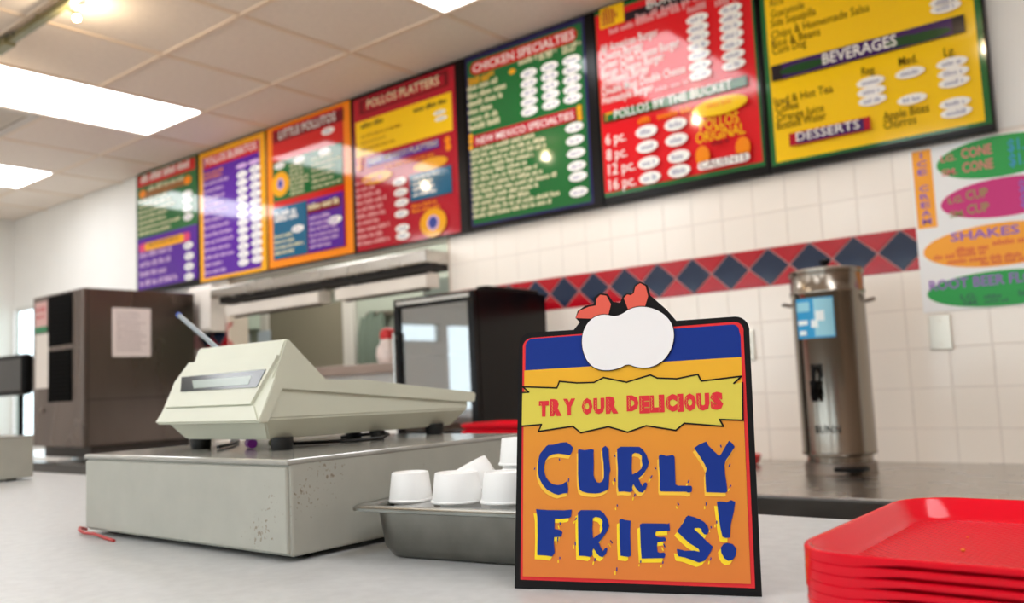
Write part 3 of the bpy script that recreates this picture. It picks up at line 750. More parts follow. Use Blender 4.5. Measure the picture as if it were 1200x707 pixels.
# ================================================================== SOFT-SERVE MACHINE
o = thing('soft_serve_machine', 'tall stainless soft-serve machine with black vents on the back counter', 'ice cream machine', (-5.345, 2.72, BZ))
MX, MY = .322, .37
q = MB(); q.box(-MX, MX, -MY, .33, .085, .985, .010, 3); q.build('cabinet', mat('smudged dark stainless', (112, 101, 95), 0.27, 1.0, noise=.14, nscale=2.5, stretch=(2, 2, .7)), o)
dk = mat('machine base', (58, 50, 46), 0.5, 0.3)
q = MB(); q.box(-MX+.03, MX-.03, -MY+.06, .30, .02, .085); q.build('base', dk, o)
for sx in (-1, 1):
    for sy in (-.28, .26):
        q = MB(); q.lathe([(.025, 0), (.02, .01), (.016, .09)], (sx*.26, sy, 0), 12); q.build('leg', dk, o)
q = MB(); q.box(-MX+.02, MX-.12, -MY-.08, -MY-.001, .012, .03, .004, 1); q.build('drip_tray', mat('pale tray', (220, 218, 214), 0.3), o)
q = MB(); q.box(MX+.0005, MX+.003, -MY+.02, .31, .345, .352); q.box(MX+.0005, MX+.0025, -MY+.028, -MY+.034, .1, .97); q.build('panel_seam', mat('seam', (60, 52, 48), 0.5), o)
vm = mat('vent black', (5, 5, 5), 0.8, spec=.04)
for z0, z1 in ((.345, .645), (.672, .970)):
    q = MB(); q.box(-.10, .195, -MY-.004, -MY-.0005, z0, z1); v_ = q.build('vent', vm, o)
    q = MB(); q.prism([(-.006, 0), (0, .010), (.001, .004), (-.003, -.003)], 'x', -.095, .19); sl = q.build('slat', mat('vent slat', (9, 8, 8), 0.7, spec=.05), v_, me_only=True)
    for k in range(12): link('slat', sl, None, v_, (0, -MY-.004, z0+.018+k*(z1-z0-.03)/11))
q = MB(); q.box(-.285, -.125, -MY-.002, -MY-.0004, .80, .95); a_ = q.build('label_sticker', mat('pale pink sticker', (214, 170, 166), 0.5), o)
q = MB(); q.box(-.285, -.125, -MY-.003, -MY-.002, .765, .80); q.build('green_band', mat('green sticker band', (40, 130, 84), 0.5), a_)
link('red_print', print_rows([(-.27, -.14, .89, .03), (-.27, -.16, .85, .025)], mat('red print', (190, 50, 50), 0.5), random.Random(2), 'red_print'), None, a_, (0, -MY-.0025, 0))['kind'] = 'stuff'
q = MB(); q.box(-.28, -.105, -MY-.002, -MY-.0004, .43, .755); q.build('white_card', mat('white card', (224, 216, 208), 0.5), o)
q = MB(); q.lathe([(.014, 0), (.014, .01), (.006, .014)], n=14, axis='y'); k_ = q.build('knob', dsteel, o, (-.19, -MY-.001, .30)); k_.scale = (1, -1, 1)
# typed sheet taped to its side
o = thing('paper_notice', 'typed white sheet taped to the side of the steel machine', 'notice', (-5.345+MX+.0015, 2.645, 1.448))
q = MB(); q.box(0, .001, -.125, .110, 0, .285); q.build('sheet', mat('typed paper', (226, 214, 210), 0.7), o)
me = print_rows([(-.10, random.uniform(.02, .085), .255-.02*k, .010) for k in range(12)], mat('grey type', (150, 132, 132), 0.7), random.Random(4), 'typing')
link('typing', me, None, o, (.0013, 0, 0), (0, 0, PI/2))['kind'] = 'stuff'

# black screen beside the drive-up window
o = thing('order_screen', 'black order screen on a stand beside the bright drive-up window', 'screen', (-6.05, 2.42, BZ))
q = MB(); q.lathe([(.10, 0), (.10, .012), (.02, .02)], n=24); q.build('stand_base', black, o)
q = MB(); q.tube([(0, .02, .015), (0, .02, .5)], .018); q.build('pole', black, o)
q = MB(); q.box(-.30, .20, -.05, .02, .40, .66, .03, 4); s_ = q.build('screen_case', black, o)
q = MB(); q.box(-.27, .17, -.053, -.0505, .43, .63); q.build('screen_glass', mat('dark screen', (16, 16, 20), 0.1), s_)

# ================================================================== DISPLAY WARMER
wx0, wx1, wy0, wy1, wz1 = -2.725, -2.275, 2.60, 3.04, 1.562
o = thing('display_warmer', 'black glass-fronted food warmer on the back counter left of the sign', 'food warmer', (-2.5, 2.6, BZ))
hx = .225; H_ = wz1-BZ; D_ = .44
bk = mat('warmer black enamel', (12, 8, 8), 0.18, spec=.2)
q = MB(); q.box(hx-.012, hx, .0, D_, 0, H_, .002, 1); q.box(-hx, -hx+.012, 0, D_, 0, H_, .002, 1); q.box(-hx+.012, hx-.012, D_-.012, D_, 0, H_); q.box(-hx+.012, hx-.012, 0, D_-.012, H_-.03, H_); q.box(-hx+.012, hx-.012, 0, D_-.012, 0, .13)
q.build('body', bk, o)
q = MB(); q.box(-hx+.0125, hx-.0125, D_-.016, D_-.0125, .131, H_-.031); q.box(-hx+.0125, -hx+.015, .0, D_-.016, .131, H_-.031); q.box(hx-.015, hx-.0125, .0, D_-.016, .131, H_-.031); q.box(-hx+.015, hx-.015, .0, D_-.016, .1305, .133); q.build('brightening_liner', mat('warmer brightening liner', (190, 184, 178), 0.35, .9), o)  # pale liner added to brighten the interior, in place of a reflection
q = MB(); q.box(hx-.05, hx+.004, .05, D_-.05, H_, H_+.016, .004, 2); q.build('top_vent', bk, o)
q = MB(); f = .032
q.box(-hx, hx, -.03, -.002, H_-.045, H_-.004, .006, 2); q.box(-hx, hx, -.03, -.002, .12, .155, .004, 2); q.box(-hx, -hx+f, -.03, -.002, .15, H_-.04, .004, 2); q.box(hx-f, hx, -.03, -.002, .15, H_-.04, .004, 2)
dr_ = q.build('door_frame', bk, o)
q = MB(); q.box(-hx+f, hx-f, -.019, -.014, .15, H_-.045); q.build('door_glass', glass_mat('warmer glass', (205, 198, 194), 0.30), dr_)
q = MB(); q.tube([(-hx+.016, -.045, .30), (-hx+.016, -.045, .56)], .006); q.box(-hx+.011, -hx+.021, -.045, -.028, .31, .325); q.box(-hx+.011, -hx+.021, -.045, -.028, .535, .55); q.build('handle', steel, dr_)
q = MB(); q.box(-hx+.02, hx-.02, -.0305, -.0295, H_-.03, H_-.015); q.build('chrome_strip', steel, dr_)
for z in (.30, .46):
    q = MB()
    for k in range(12): q.tube([(-hx+.015, .04+k*.033, z), (hx-.015, .04+k*.033, z)], .002, 5)
    q.build('wire_shelf', dsteel, o)
for x, z, lab in ((-.02, .134, 'red paper carton inside the black food warmer, left of two'), (.10, .134, 'red paper carton inside the black food warmer, right of two')):
    c_ = thing('food_carton', lab, 'carton', (-2.5+x, 2.72, BZ+z), 0, 'cartons in the warmer')
    q = MB(); q.loft([rrect(.035, .025, .004, 0, 2), rrect(.048, .036, .004, .11, 2)]); q.build('carton_body', mat('red carton', (190, 36, 40), 0.5), c_)
    q = MB(); q.loft([rrect(.046, .034, .004, .111, 2), rrect(.040, .028, .01, .125, 2)]); q.build('carton_top', mat('pale fries', (226, 196, 130), 0.7), c_)

# red trays stacked on the back counter in front of the warmer
def tray_mesh(hx, hy, H, rad, skirt_c, skirt_m, m, name='tray'):
    seg, sub = 7, 10
    def ring(ins, z, f=None):
        pts = rrect(hx-ins, hy-ins, max(.004, rad-ins*.6), z, seg, 0, 0, sub)
        return [(p[0], p[1], p[2]+(f(p) if f else 0)) for p in pts]
    def sk(p):
        d = max((hx-abs(p[0]))*0+0, 0)
        a = min(1, max(0, (min(hx-abs(p[0]), 1)-.052)/.004)) if abs(abs(p[1])-hy) < .02 else min(1, max(0, (hy-abs(p[1])-.052)/.004))
        return -(skirt_c+(skirt_m-skirt_c)*a)
    rings = [ring(.019, -H), ring(.0155, -H+.002), ring(.0052, -.0045), ring(.0035, 0, sk), ring(.0, -.0006, sk), ring(.0, -.001), ring(.0008, -.0001), ring(.0022, 0), ring(.0040, -.0008), ring(.0125, -H+.0070), ring(.0165, -H+.0044), ring(.022, -H+.0036)]
    q = MB(); q.loft(rings)
    return q.build(name, m, smooth=35, me_only=True)
def tray_material(name, rgb):
    m = mat(name, rgb, 0.18, spec=0.22)
    nt = m.node_tree; b = nt.nodes['Principled BSDF']
    tc = nt.nodes.new('ShaderNodeTexCoord'); mp = nt.nodes.new('ShaderNodeMapping'); mp.inputs['Rotation'].default_value = (0, 0, PI/4); mp.inputs['Scale'].default_value = (185, 185, 185)
    ck = nt.nodes.new('ShaderNodeTexVoronoi'); ck.voronoi_dimensions = '2D'; ck.distance = 'CHEBYCHEV'; ck.inputs['Randomness'].default_value = 0.0; ck.inputs['Scale'].default_value = 1.0
    # pebbled floor only: the relief fades where the tray wall rises
    sep = nt.nodes.new('ShaderNodeSeparateXYZ'); gt = nt.nodes.new('ShaderNodeMath'); gt.operation = 'LESS_THAN'; gt.inputs[1].default_value = -.0155
    mu = nt.nodes.new('ShaderNodeMath'); mu.operation = 'MULTIPLY'
    bp = nt.nodes.new('ShaderNodeBump'); bp.inputs['Strength'].default_value = .6; bp.inputs['Distance'].default_value = .006
    L_ = nt.links.new
    L_(tc.outputs['Object'], mp.inputs[0]); L_(mp.outputs[0], ck.inputs['Vector']); L_(tc.outputs['Object'], sep.inputs[0]); L_(sep.outputs[2], gt.inputs[0])
    L_(ck.outputs['Distance'], mu.inputs[0]); L_(gt.outputs[0], mu.inputs[1]); L_(mu.outputs[0], bp.inputs['Height']); L_(bp.outputs[0], b.inputs['Normal'])
    rr = nt.nodes.new('ShaderNodeMapRange'); rr.inputs['To Min'].default_value = .13; rr.inputs['To Max'].default_value = .34; L_(gt.outputs[0], rr.inputs[0]); L_(rr.outputs[0], b.inputs['Roughness'])
    return m
tray_m = tray_material('glossy red tray plastic', (214, 10, 34))
tm = tray_mesh(.178, .129, .020, .040, .0058, .0030, tray_m)
N_T = 10; TZ = 1.075
for k in range(N_T):
    z = TZ-.0061*k
    lab = ['topmost red cafeteria tray of the stack on the counter at right, crumbs on it', 'red tray second from the top of the counter stack', 'red tray third from the top of the counter stack', 'red tray fourth from the top of the counter stack', 'red tray fifth from the top of the counter stack', 'red tray sixth from the top of the counter stack'][k] if k < 6 else 'red tray low in the counter stack, below the sixth tray'
    tag(link('serving_tray', tm, None, None, (-.043+random.uniform(-.0006, .0006), .649+random.uniform(-.0006, .0006), z)), lab, 'tray', 'red trays stacked on the counter')
for n_, (x, y, r) in enumerate(((-.150, .640, .0016), (-.158, .690, .0009))):
    q = MB(); q.lathe([(r*.5, 0), (r, r*.4), (r*.8, r), (r*.2, r*1.3)], n=8)
    tag(q.build('crumb', mat('orange crumb', (226, 120, 20), 0.6), None, (x, y, TZ-.0162), smooth=60), ['larger orange crumb on the floor of the top red tray', 'tiny orange crumb on the top red tray, farther from the near edge'][n_], 'crumb')
# supporting tray stack behind the sign
tm2 = tray_mesh(.200, .110, .030, .03, .012, .010, tray_m)
for k in range(7):
    tag(link('serving_tray', tm2, None, None, (-1.945, 2.425, 1.052-.0232*k)), 'topmost red tray of the stack on the back counter between register and sign' if k == 0 else 'red tray lower in the back counter stack, under its top tray', 'tray', 'red trays on the back counter')
q = MB(); q.lathe([(.03, 0), (.05, .004), (.062, .035), (.058, .036), (.046, .008), (.02, .006)], n=24)
tag(q.build('sauce_dish', mat('red dish', (206, 24, 30), 0.3), None, (-1.405, 3.02, BZ), smooth=50), 'small red dish on the back counter at the right edge of the sign', 'dish')

# ================================================================== TEA URN
UX, UY, UR = -1.005, 2.86, .112
o = thing('tea_urn', 'tall stainless iced tea urn with black tap and blue sticker', 'tea urn', (UX, UY, BZ))
q = MB(); q.lathe([(.100, .035), (.100, .055), (UR, .060), (UR+.002, .066), (UR, .072), (UR, .560), (UR+.004, .566), (UR+.004, .574), (UR, .580), (UR, .628)], n=48); urn_m = mat('urn stainless', (150, 142, 132), 0.2, 1.0, noise=.05, nscale=5, stretch=(4, 4, .2)); q.build('barrel', urn_m, o, smooth=40)
q = MB(); q.lathe([(UR-.004, .0), (UR-.002, .004), (UR-.004, .034)], n=48); q.build('base_ring', dsteel, o, smooth=40)
q = MB(); q.box(.02, .11, -.125, -.06, .012, .026, .004, 2); q.build('drip_notch', black, o)
q = MB(); q.lathe([(UR+.002, .628), (UR+.004, .632), (UR+.003, .642), (.098, .648), (.03, .654), (.008, .655)], n=48); l_ = q.build('lid', urn_m, o, smooth=40)
q = MB(); q.lathe([(.008, .655), (.008, .662), (.016, .668), (.016, .678), (.006, .682)], n=20); q.build('lid_knob', black, l_, smooth=50)
va = math.atan2(-UY, -UX)          # the side that faces the customer side
fx, fy = math.cos(va+.42), math.sin(va+.42)
for s_ in (-1, 1):
    ang = va + s_*1.45
    a = Vector((math.cos(ang), math.sin(ang), 0)); t_ = Vector((-a.y, a.x, 0))
    q = MB(); c0 = a*(UR-.003)
    q.tube([c0+t_*.03+Vector((0, 0, .535)), c0+t_*.03+a*.022+Vector((0, 0, .54)), c0+t_*.022+a*.03+Vector((0, 0, .542)), c0-t_*.022+a*.03+Vector((0, 0, .542)), c0-t_*.03+a*.022+Vector((0, 0, .54)), c0-t_*.03+Vector((0, 0, .535))], .004)
    q.build('handle', dsteel, o, smooth=50)
ang_t = va - .45
a = Vector((math.cos(ang_t), math.sin(ang_t), 0)); t_ = Vector((-a.y, a.x, 0))
q = MB(); q.tube([a*(UR-.005)+Vector((0, 0, .275)), a*(UR+.028)+Vector((0, 0, .275))], .011, 12)
q.tube([a*(UR+.024)+Vector((0, 0, .292)), a*(UR+.024)+Vector((0, 0, .252)), a*(UR+.026)+Vector((0, 0, .228))], [.015, .014, .009], 14); tp = q.build('tap', black, o, smooth=50)
q = MB(); q.tube([a*(UR+.024)+Vector((0, 0, .29)), a*(UR+.022)+Vector((0, 0, .315)), a*(UR+.012)+Vector((0, 0, .335))], [.006, .007, .009], 10); q.build('tap_lever', black, tp, smooth=50)
q = MB(); q.tube([a*(UR+.001)-t_*.016+Vector((0, 0, .30)), a*(UR+.002)-t_*.016+Vector((0, 0, .342)), a*(UR+.002)+t_*.016+Vector((0, 0, .342)), a*(UR+.001)+t_*.016+Vector((0, 0, .30))], .003, 8); q.build('tap_guard', black, tp)
def wrap(name, m, parent, u0, u1, z0, z1, r, n=12):
    vs, fs = [], []
    for i in range(n+1):
        t = u0+(u1-u0)*i/n
        vs += [(r*math.cos(t), r*math.sin(t), z0), (r*math.cos(t), r*math.sin(t), z1)]
    for i in range(n): k = 2*i; fs.append((k, k+2, k+3, k+1))
    me = pyme(name, vs, fs, m); me.polygons.foreach_set('use_smooth', [True]*len(fs)); return link(name, me, None, parent)
sb = mat('sky blue sticker', (26, 150, 206), 0.35); sb2 = mat('pale blue sticker print', (150, 208, 226), 0.35); sw = mat('white sticker print', (236, 244, 246), 0.4)
s0, s1 = va-1.02, va+.14
st = wrap('tea_sticker', sb, o, s0, s1, .425, .552, UR+.0010)
wrap('sticker_print', sb2, st, s0+.62, s1-.02, .43, .548, UR+.0014); wrap('sticker_print', sb2, st, s0+.04, s0+.5, .51, .54, UR+.0014, 6)
wrap('sticker_print', sw, st, s0+.05, s0+.42, .468, .482, UR+.0018, 6); wrap('sticker_print', sw, st, s0+.10, s0+.36, .436, .45, UR+.0018, 6); wrap('sticker_print', sw, st, s0+.52, s0+.72, .458, .482, UR+.0018, 6); wrap('sticker_print', sw, st, s0+.66, s0+.9, .478, .51, UR+.0017, 6)
vs, fs, (u0, u1, v0, v1) = glyphs('BUNN', .02, 1.15)
L_ = .078; k0 = L_/(u1-u0); ang0 = va-.62
me = pyme('urn_lettering', [((UR+.0012)*math.cos(ang0+(v[0]-u0)*k0/UR), (UR+.0012)*math.sin(ang0+(v[0]-u0)*k0/UR), .130+v[1]*.024/CAP) for v in vs], fs, black)
link('urn_lettering', me, None, o)

# ================================================================== TRACK LIGHT
o = thing('track_light', 'greenish brass ceiling track with small glowing halogen lamps, top left', 'track light', (-2.6, 1.56, 2.772))
brass = mat('aged brass green', (128, 122, 84), 0.4, 0.6)
q = MB(); q.box(-2.6, 2.6, -.017, .017, -.013, .013, .004, 2); q.build('track_bar', brass, o)
for x in (-2.3, -1.12, .3, 1.6, 2.4):
    q = MB(); q.tube([(x, 0, .012), (x, 0, .0255)], .014); q.build('ceiling_clip', brass, o)
q = MB(); q.tube([(-1.42+.10*math.cos(t), -.02, -.005-.05*math.sin(t)*-.4) for t in [PI*i/10 for i in range(11)]], .007); q.build('feed_cable', mat('dark cable', (70, 62, 40), 0.5), o, smooth=60)
q = MB(); q.box(-1.56, -1.40, -.024, .024, -.020, .0128, .004, 2); q.build('track_joiner', brass, o)
bulb_m = mat('halogen bulb', (255, 226, 170), 0.3, emit=120.0)
for x in (-2.02, -.89, .24, 1.80):
    q = MB(); q.tube([(x, .012, -.012), (x, .035, -.016), (x, .045, -.030)], .006, 8); hd = q.build('lamp_stem', brass, o, smooth=50)
    q = MB(); q.lathe([(.004, -.052), (.011, -.048), (.014, -.040), (.008, -.028)], (x, .05, 0), 12); q.build('bulb', bulb_m, hd, smooth=60)
    q = MB(); q.lathe([(.009, -.030), (.016, -.032), (.018, -.028), (.012, -.018), (.006, -.016)], (x, .05, 0), 14); q.build('lamp_cap', brass, hd, smooth=50)
    ld = bpy.data.lights.new('halogen', 'POINT'); ld.energy = BULB_WATTS; ld.color = (1.0, .80, .56); ld.shadow_soft_size = .015
    lo = bpy.data.objects.new('halogen_glow', ld); COL.objects.link(lo); lo.parent = o; lo.location = (x, .05, -.072)

# ================================================================== CASH DRAWERS AND REGISTER
drawer_m = mat('grey beige painted steel', (168, 167, 156), 0.42, noise=.05, nscale=22, bump=.04, bscale=200)
nt = drawer_m.node_tree; bs = nt.nodes['Principled BSDF']; src = bs.inputs['Base Color'].links[0].from_socket
tc = nt.nodes.new('ShaderNodeTexCoord'); n1 = nt.nodes.new('ShaderNodeTexNoise'); n1.inputs['Scale'].default_value = 190; n1.inputs['Detail'].default_value = 2
n2 = nt.nodes.new('ShaderNodeTexNoise'); n2.inputs['Scale'].default_value = 9
mm_ = nt.nodes.new('ShaderNodeMath'); mm_.operation = 'MULTIPLY'; rp = nt.nodes.new('ShaderNodeValToRGB'); rp.color_ramp.elements[0].position = .405; rp.color_ramp.elements[1].position = .47
mx = nt.nodes.new('ShaderNodeMix'); mx.data_type = 'RGBA'; mx.inputs['B'].default_value = (*lin((132, 120, 102)), 1)
nt.links.new(tc.outputs['Object'], n1.inputs['Vector']); nt.links.new(tc.outputs['Object'], n2.inputs['Vector']); nt.links.new(n1.outputs[0], mm_.inputs[0]); nt.links.new(n2.outputs[0], mm_.inputs[1])
nt.links.new(mm_.outputs[0], rp.inputs[0]); nt.links.new(rp.outputs[0], mx.inputs['Factor']); nt.links.new(src, mx.inputs['A']); nt.links.new(mx.outputs['Result'], bs.inputs['Base Color'])
top_m = mat('glossy drawer top', (160, 158, 150), 0.14, noise=.08, nscale=30)
def cash_drawer(x0, x1, y0, y1, lab):
    o = thing('cash_box', lab, 'cash drawer', ((x0+x1)/2, y0, CT))
    hx, D = (x1-x0)/2, y1-y0
    q = MB(); q.box(-hx, hx, .004, D, .006, .107, .003, 2); q.build('drawer_case', drawer_m, o)
    q = MB(); q.box(-hx-.001, hx+.001, -.001, D+.001, .104, .1105, .0025, 2); q.build('drawer_top', top_m, o)
    q = MB(); q.box(-hx+.003, hx-.003, .0, .0055, .009, .102, .0015, 1); q.build('drawer_face', drawer_m, o)
    for sx in (-1, 1):
        for sy in (.04, D-.04):
            q = MB(); q.lathe([(.012, 0), (.012, .006)], (sx*(hx-.03), sy, 0), 12); q.build('rubber_foot', black, o)
    return o
cash_drawer(-1.272, -.807, .598, 1.005, 'large grey beige cash drawer under the cream register')
cash_drawer(-2.83, -2.368, .56, .985, 'grey beige cash drawer at the far left edge of the counter')

o = thing('cash_register', 'cream electronic cash register with slanted customer display on the grey drawer', 'cash register', (-1.05, .66, 1.1105))
cream = mat('cream register plastic', (214, 216, 198), 0.36, noise=.025, nscale=12)
def R_(p): return [(a-.66, c-1.1105) for a, c in p]
xl, xr = -1.176+1.05, -.937+1.05
# lower tub with chamfered sides
q = MB()
def tub(x0, x1, ins):
    A, Bq, C, D, E, F = R_([(.664, 1.152), (.682, 1.199), (1.041, 1.162), (1.040, 1.1465), (.6835, 1.1255), (1.021, 1.122)])
    V = {}
    for nm, p in zip('ABCDEF', (A, Bq, C, D, E, F)):
        i_ = ins if nm in 'EF' else 0
        V[nm+'l'] = q.bm.verts.new((x0+i_, p[0], p[1])); V[nm+'r'] = q.bm.verts.new((x1-i_, p[0], p[1]))
    for f in (('Ar','Dr','Cr','Br'), ('Al','Bl','Cl','Dl'), ('Ar','Er','Fr','Dr'), ('Al','Dl','Fl','El'), ('El','Fl','Fr','Er'), ('Al','El','Er','Ar'), ('Dl','Dr','Fr','Fl'), ('Cl','Cr','Dr','Dl'), ('Bl','Br','Cr','Cl'), ('Al','Ar','Br','Bl')):
        q.bm.faces.new([V[k] for k in f])
tub(xl+.004, xr-.0035, .020)
bmesh.ops.bevel(q.bm, geom=q.bm.edges[:], offset=.0018, segments=2, affect='EDGES')
q.build('lower_case', cream, o, smooth=12)
q = MB(); q.prism(R_([(.653, 1.149), (.679, 1.2035), (.8155, 1.1950), (.8172, 1.1978), (1.054, 1.1715), (1.057, 1.169), (1.0545, 1.157), (1.042, 1.157), (.6885, 1.1905), (.668, 1.1475), (.655, 1.1475)]), 'x', xl, xr)
bmesh.ops.bevel(q.bm, geom=[e for e in q.bm.edges], offset=.0012, segments=2, affect='EDGES'); q.build('upper_case', cream, o, smooth=40)
# display hood
q = MB(); hl, hr = -1.143+1.05, -.941+1.05
P0 = R_([(.676, 1.197), (.6985, 1.2515), (.704, 1.2525), (.766, 1.197)])
q.prism(P0, 'x', hl, hr); bmesh.ops.bevel(q.bm, geom=[e for e in q.bm.edges], offset=.002, segments=2, affect='EDGES'); q.build('display_hood', cream, o, smooth=40)
# slanted front: everything laid on the line from lip to peak
ya, za, yb, zb = .653-.66, 1.149-1.1105, .6985-.66, 1.2515-1.1105
def slope(poly, out, th):
    """poly of (x, height fraction) on the slanted front"""
    n = Vector((0, -(zb-za), (yb-ya))).normalized()
    P = lambda p, d: Vector((p[0]+1.05, ya+(yb-ya)*p[1], za+(zb-za)*p[1])) + n*d
    q = MB(); A = [q.bm.verts.new(P(p, out-th)) for p in poly]; B_ = [q.bm.verts.new(P(p, out)) for p in poly]; m_ = len(poly)
    q.bm.faces.new(A[::-1]); q.bm.faces.new(B_)
    for i in range(m_): q.bm.faces.new((A[i], A[(i+1) % m_], B_[(i+1) % m_], B_[i]))
    return q
f_ = lambda z: (z-1.149)/(1.2515-1.149)
slope([(-1.1655, f_(1.170)), (-.963, f_(1.170)), (-.9425, f_(1.228)), (-.9425, f_(1.231)), (-1.1475, f_(1.231)), (-1.1655, f_(1.204))], .0035, .006).build('display_bezel', cream, o)
slope([(-1.1765, .012), (-.9385, .012), (-.957, f_(1.168)), (-1.168, f_(1.168))], .0020, .006).build('front_lip', cream, o)
wnd = slope([(-1.150, f_(1.2105)), (-.9545, f_(1.2125)), (-.9605, f_(1.1905)), (-1.138, f_(1.190))], .0046, .002).build('display_window', mat('smoked display window', (52, 58, 60), 0.12, spec=.35), o)
slope([(-1.118, f_(1.2045)), (-.980, f_(1.2052)), (-.980, f_(1.1945)), (-1.106, f_(1.1935))], .0050, .001).build('display_digits', mat('grey green display', (142, 156, 146), 0.2), wnd)
for sx, sy in ((-.107, .045), (.0985, .045), (-.107, .325), (.0985, .325)):
    q = MB(); q.lathe([(.0125, 0), (.0135, .002), (.0145, .0165)], (sx*.93 if sx < 0 else sx*.9, sy, 0), 20); q.build('rubber_foot', mat('black rubber', (24, 24, 24), 0.55), o, smooth=40)
q = MB(); q.lathe([(.010, 0), (.009, .008), (.0115, .0135)], (.092, .205, 0), 16); q.build('rubber_foot', mat('black rubber', (24, 24, 24), 0.55), o, smooth=40)

q = MB(); q.tube([(-1.272, .745, 1.312), (-1.182, .75, 1.2580), (-1.117, .752, 1.2190)], .0038, 10)
o = thing('ballpoint_pen', 'clear ballpoint pen with blue end leaning against the cream register', 'pen')
q.build('barrel', mat('clear pen plastic', (150, 160, 166), 0.2), o, smooth=50)
q = MB(); q.tube([(-1.2755, .745, 1.3141), (-1.2715, .745, 1.3117)], [.0040, .0050], 10); q.build('end_plug', mat('blue plug', (40, 84, 190), 0.3), o, smooth=50)

tag(MB().tube([(-1.036, .712, 1.1175), (-1.058, .722, 1.1175)], [.0065, .0065], 12).build('purple_cap', mat('purple plastic', (150, 40, 170), 0.3)), 'small purple cap lying under the front of the register', 'cap')
tag(MB().tube([(-1.010, .735, 1.1165), (-1.034, .742, 1.1165)], .0055, 12).build('green_cap', mat('olive plastic', (120, 130, 80), 0.4)), 'small olive green cap under the register behind the purple cap', 'cap')
ck = mat('black cable', (20, 20, 20), 0.4)
tag(MB().tube([(-1.02, .76, 1.1135), (-.985, .80, 1.1135), (-.955, .825, 1.1137), (-.935, .852, 1.115), (-.935, .865, 1.119), (-.95, .872, 1.1205), (-.99, .87, 1.1185), (-1.03, .86, 1.115)], .0026, 8).build('power_cable', ck, smooth=60), 'black cable loop under the right side of the register', 'cable')
tag(MB().tube([(-1.10, .70, 1.1135), (-1.14, .75, 1.1135), (-1.20, .80, 1.1137), (-1.262, .83, 1.1135), (-1.284, .84, 1.108), (-1.286, .85, 1.05), (-1.287, .86, 1.004), (-1.29, .95, 1.003)], .0024, 8).build('register_cord', ck, smooth=60), 'black cord running off the left end of the register', 'cord')
tag(MB().tube([(-1.292, .610, 1.0035), (-1.284, .597, 1.008), (-1.268, .589, 1.007), (-1.25, .587, 1.0045), (-1.222, .588, 1.005), (-1.19, .586, 1.0025), (-1.155, .581, 1.002)], .0022, 8).build('red_wire', mat('red wire', (176, 40, 40), 0.4), smooth=60), 'thin red wire at the lower left corner of the drawer', 'wire')

# ================================================================== STEEL PAN AND CUPS
PR = math.radians(9)
pan_m = mat('dull pan steel', (128, 127, 120), 0.34, 1.0, noise=.15, nscale=30, bump=.05, bscale=120)
PW, PD, PH = .150, .088, .0585
cx, cy = -.765, .640
pc = (cx+PW*math.cos(PR)-PD*math.sin(PR), cy+PW*math.sin(PR)+PD*math.cos(PR))
o = thing('steam_pan', 'dull steel steam table pan holding white cups between drawer and sign', 'pan', (pc[0], pc[1], CT), PR)
ring = lambda ins, z, r: rrect(PW-ins, PD-ins, r, z, 7)
q = MB(); q.loft([ring(.034, .0, .026), ring(.028, .002, .030), ring(.0215, .012, .032), ring(.0175, .046, .032), ring(.0165, .0525, .031), ring(.003, .0515, .024), ring(.0, .0525, .022), ring(.0, .0555, .022), ring(.0025, .0575, .022), ring(.0140, .0575, .026), ring(.0170, .0555, .030), ring(.0185, .046, .031), ring(.0225, .013, .031), ring(.029, .0035, .029), ring(.035, .0016, .025)])
q.build('pan_body', pan_m, o, smooth=50)
cup_m = mat('white souffle cup plastic', (240, 240, 238), 0.42)
q = MB(); q.lathe([(.0235, .0), (.0256, .0), (.0262, .0012), (.0258, .0026), (.0246, .003), (.0212, .0296), (.0204, .0306), (.0194, .0304), (.0186, .0288), (.004, .0284)], n=32)
cup = q.build('portion_cup', cup_m, smooth=40, me_only=True)
def pan_pt(u, v): return (pc[0]+u*math.cos(PR)-v*math.sin(PR), pc[1]+u*math.sin(PR)+v*math.cos(PR))
stk = [(-.746, .722, .0540, 1.0, 'white upturned portion cup at the left front of the steel pan'), (-.682, .731, .0545, 1.14, 'white upturned portion cup in the middle of the front row in the pan'),
       (-.618, .740, .0560, 1.12, 'white upturned portion cup in the pan, partly hidden by the left edge of the sign')]
for x, y, z, s_, lab in stk:
    for k, zz in enumerate((z, .029, .0019)):
        e = link('portion_cup', cup, None, None, (x+.003*k, y+.0015*k, CT+zz), (0, 0, random.uniform(0, 6)))
        e.scale = (s_ if k == 0 else 1.0, s_ if k == 0 else 1.0, 1.0 if k else 1.06)
        tag(e, lab if k == 0 else 'white portion cup hidden below the top cups inside the steel pan', 'cup', 'white portion cups in the pan')
e = link('portion_cup', cup, None, None, (-.688, .778, CT+.0640), (math.radians(16), math.radians(-20), 0))
tag(e, 'white portion cup lying tilted behind the front row in the pan', 'cup', 'white portion cups in the pan')
for k in range(2):
    tag(link('portion_cup', cup, None, None, (-.700, .775, CT+.0019+.027*k)), 'white portion cup hidden below the top cups inside the steel pan', 'cup', 'white portion cups in the pan')
for k in range(4):
    tag(link('portion_cup', cup, None, None, (-.650, .806, CT+.0019+.0290*k)), 'white portion cup on top of the tallest pile, at the back of the pan' if k == 3 else 'white portion cup low in the tall pile at the back of the pan', 'cup', 'white portion cups in the pan')

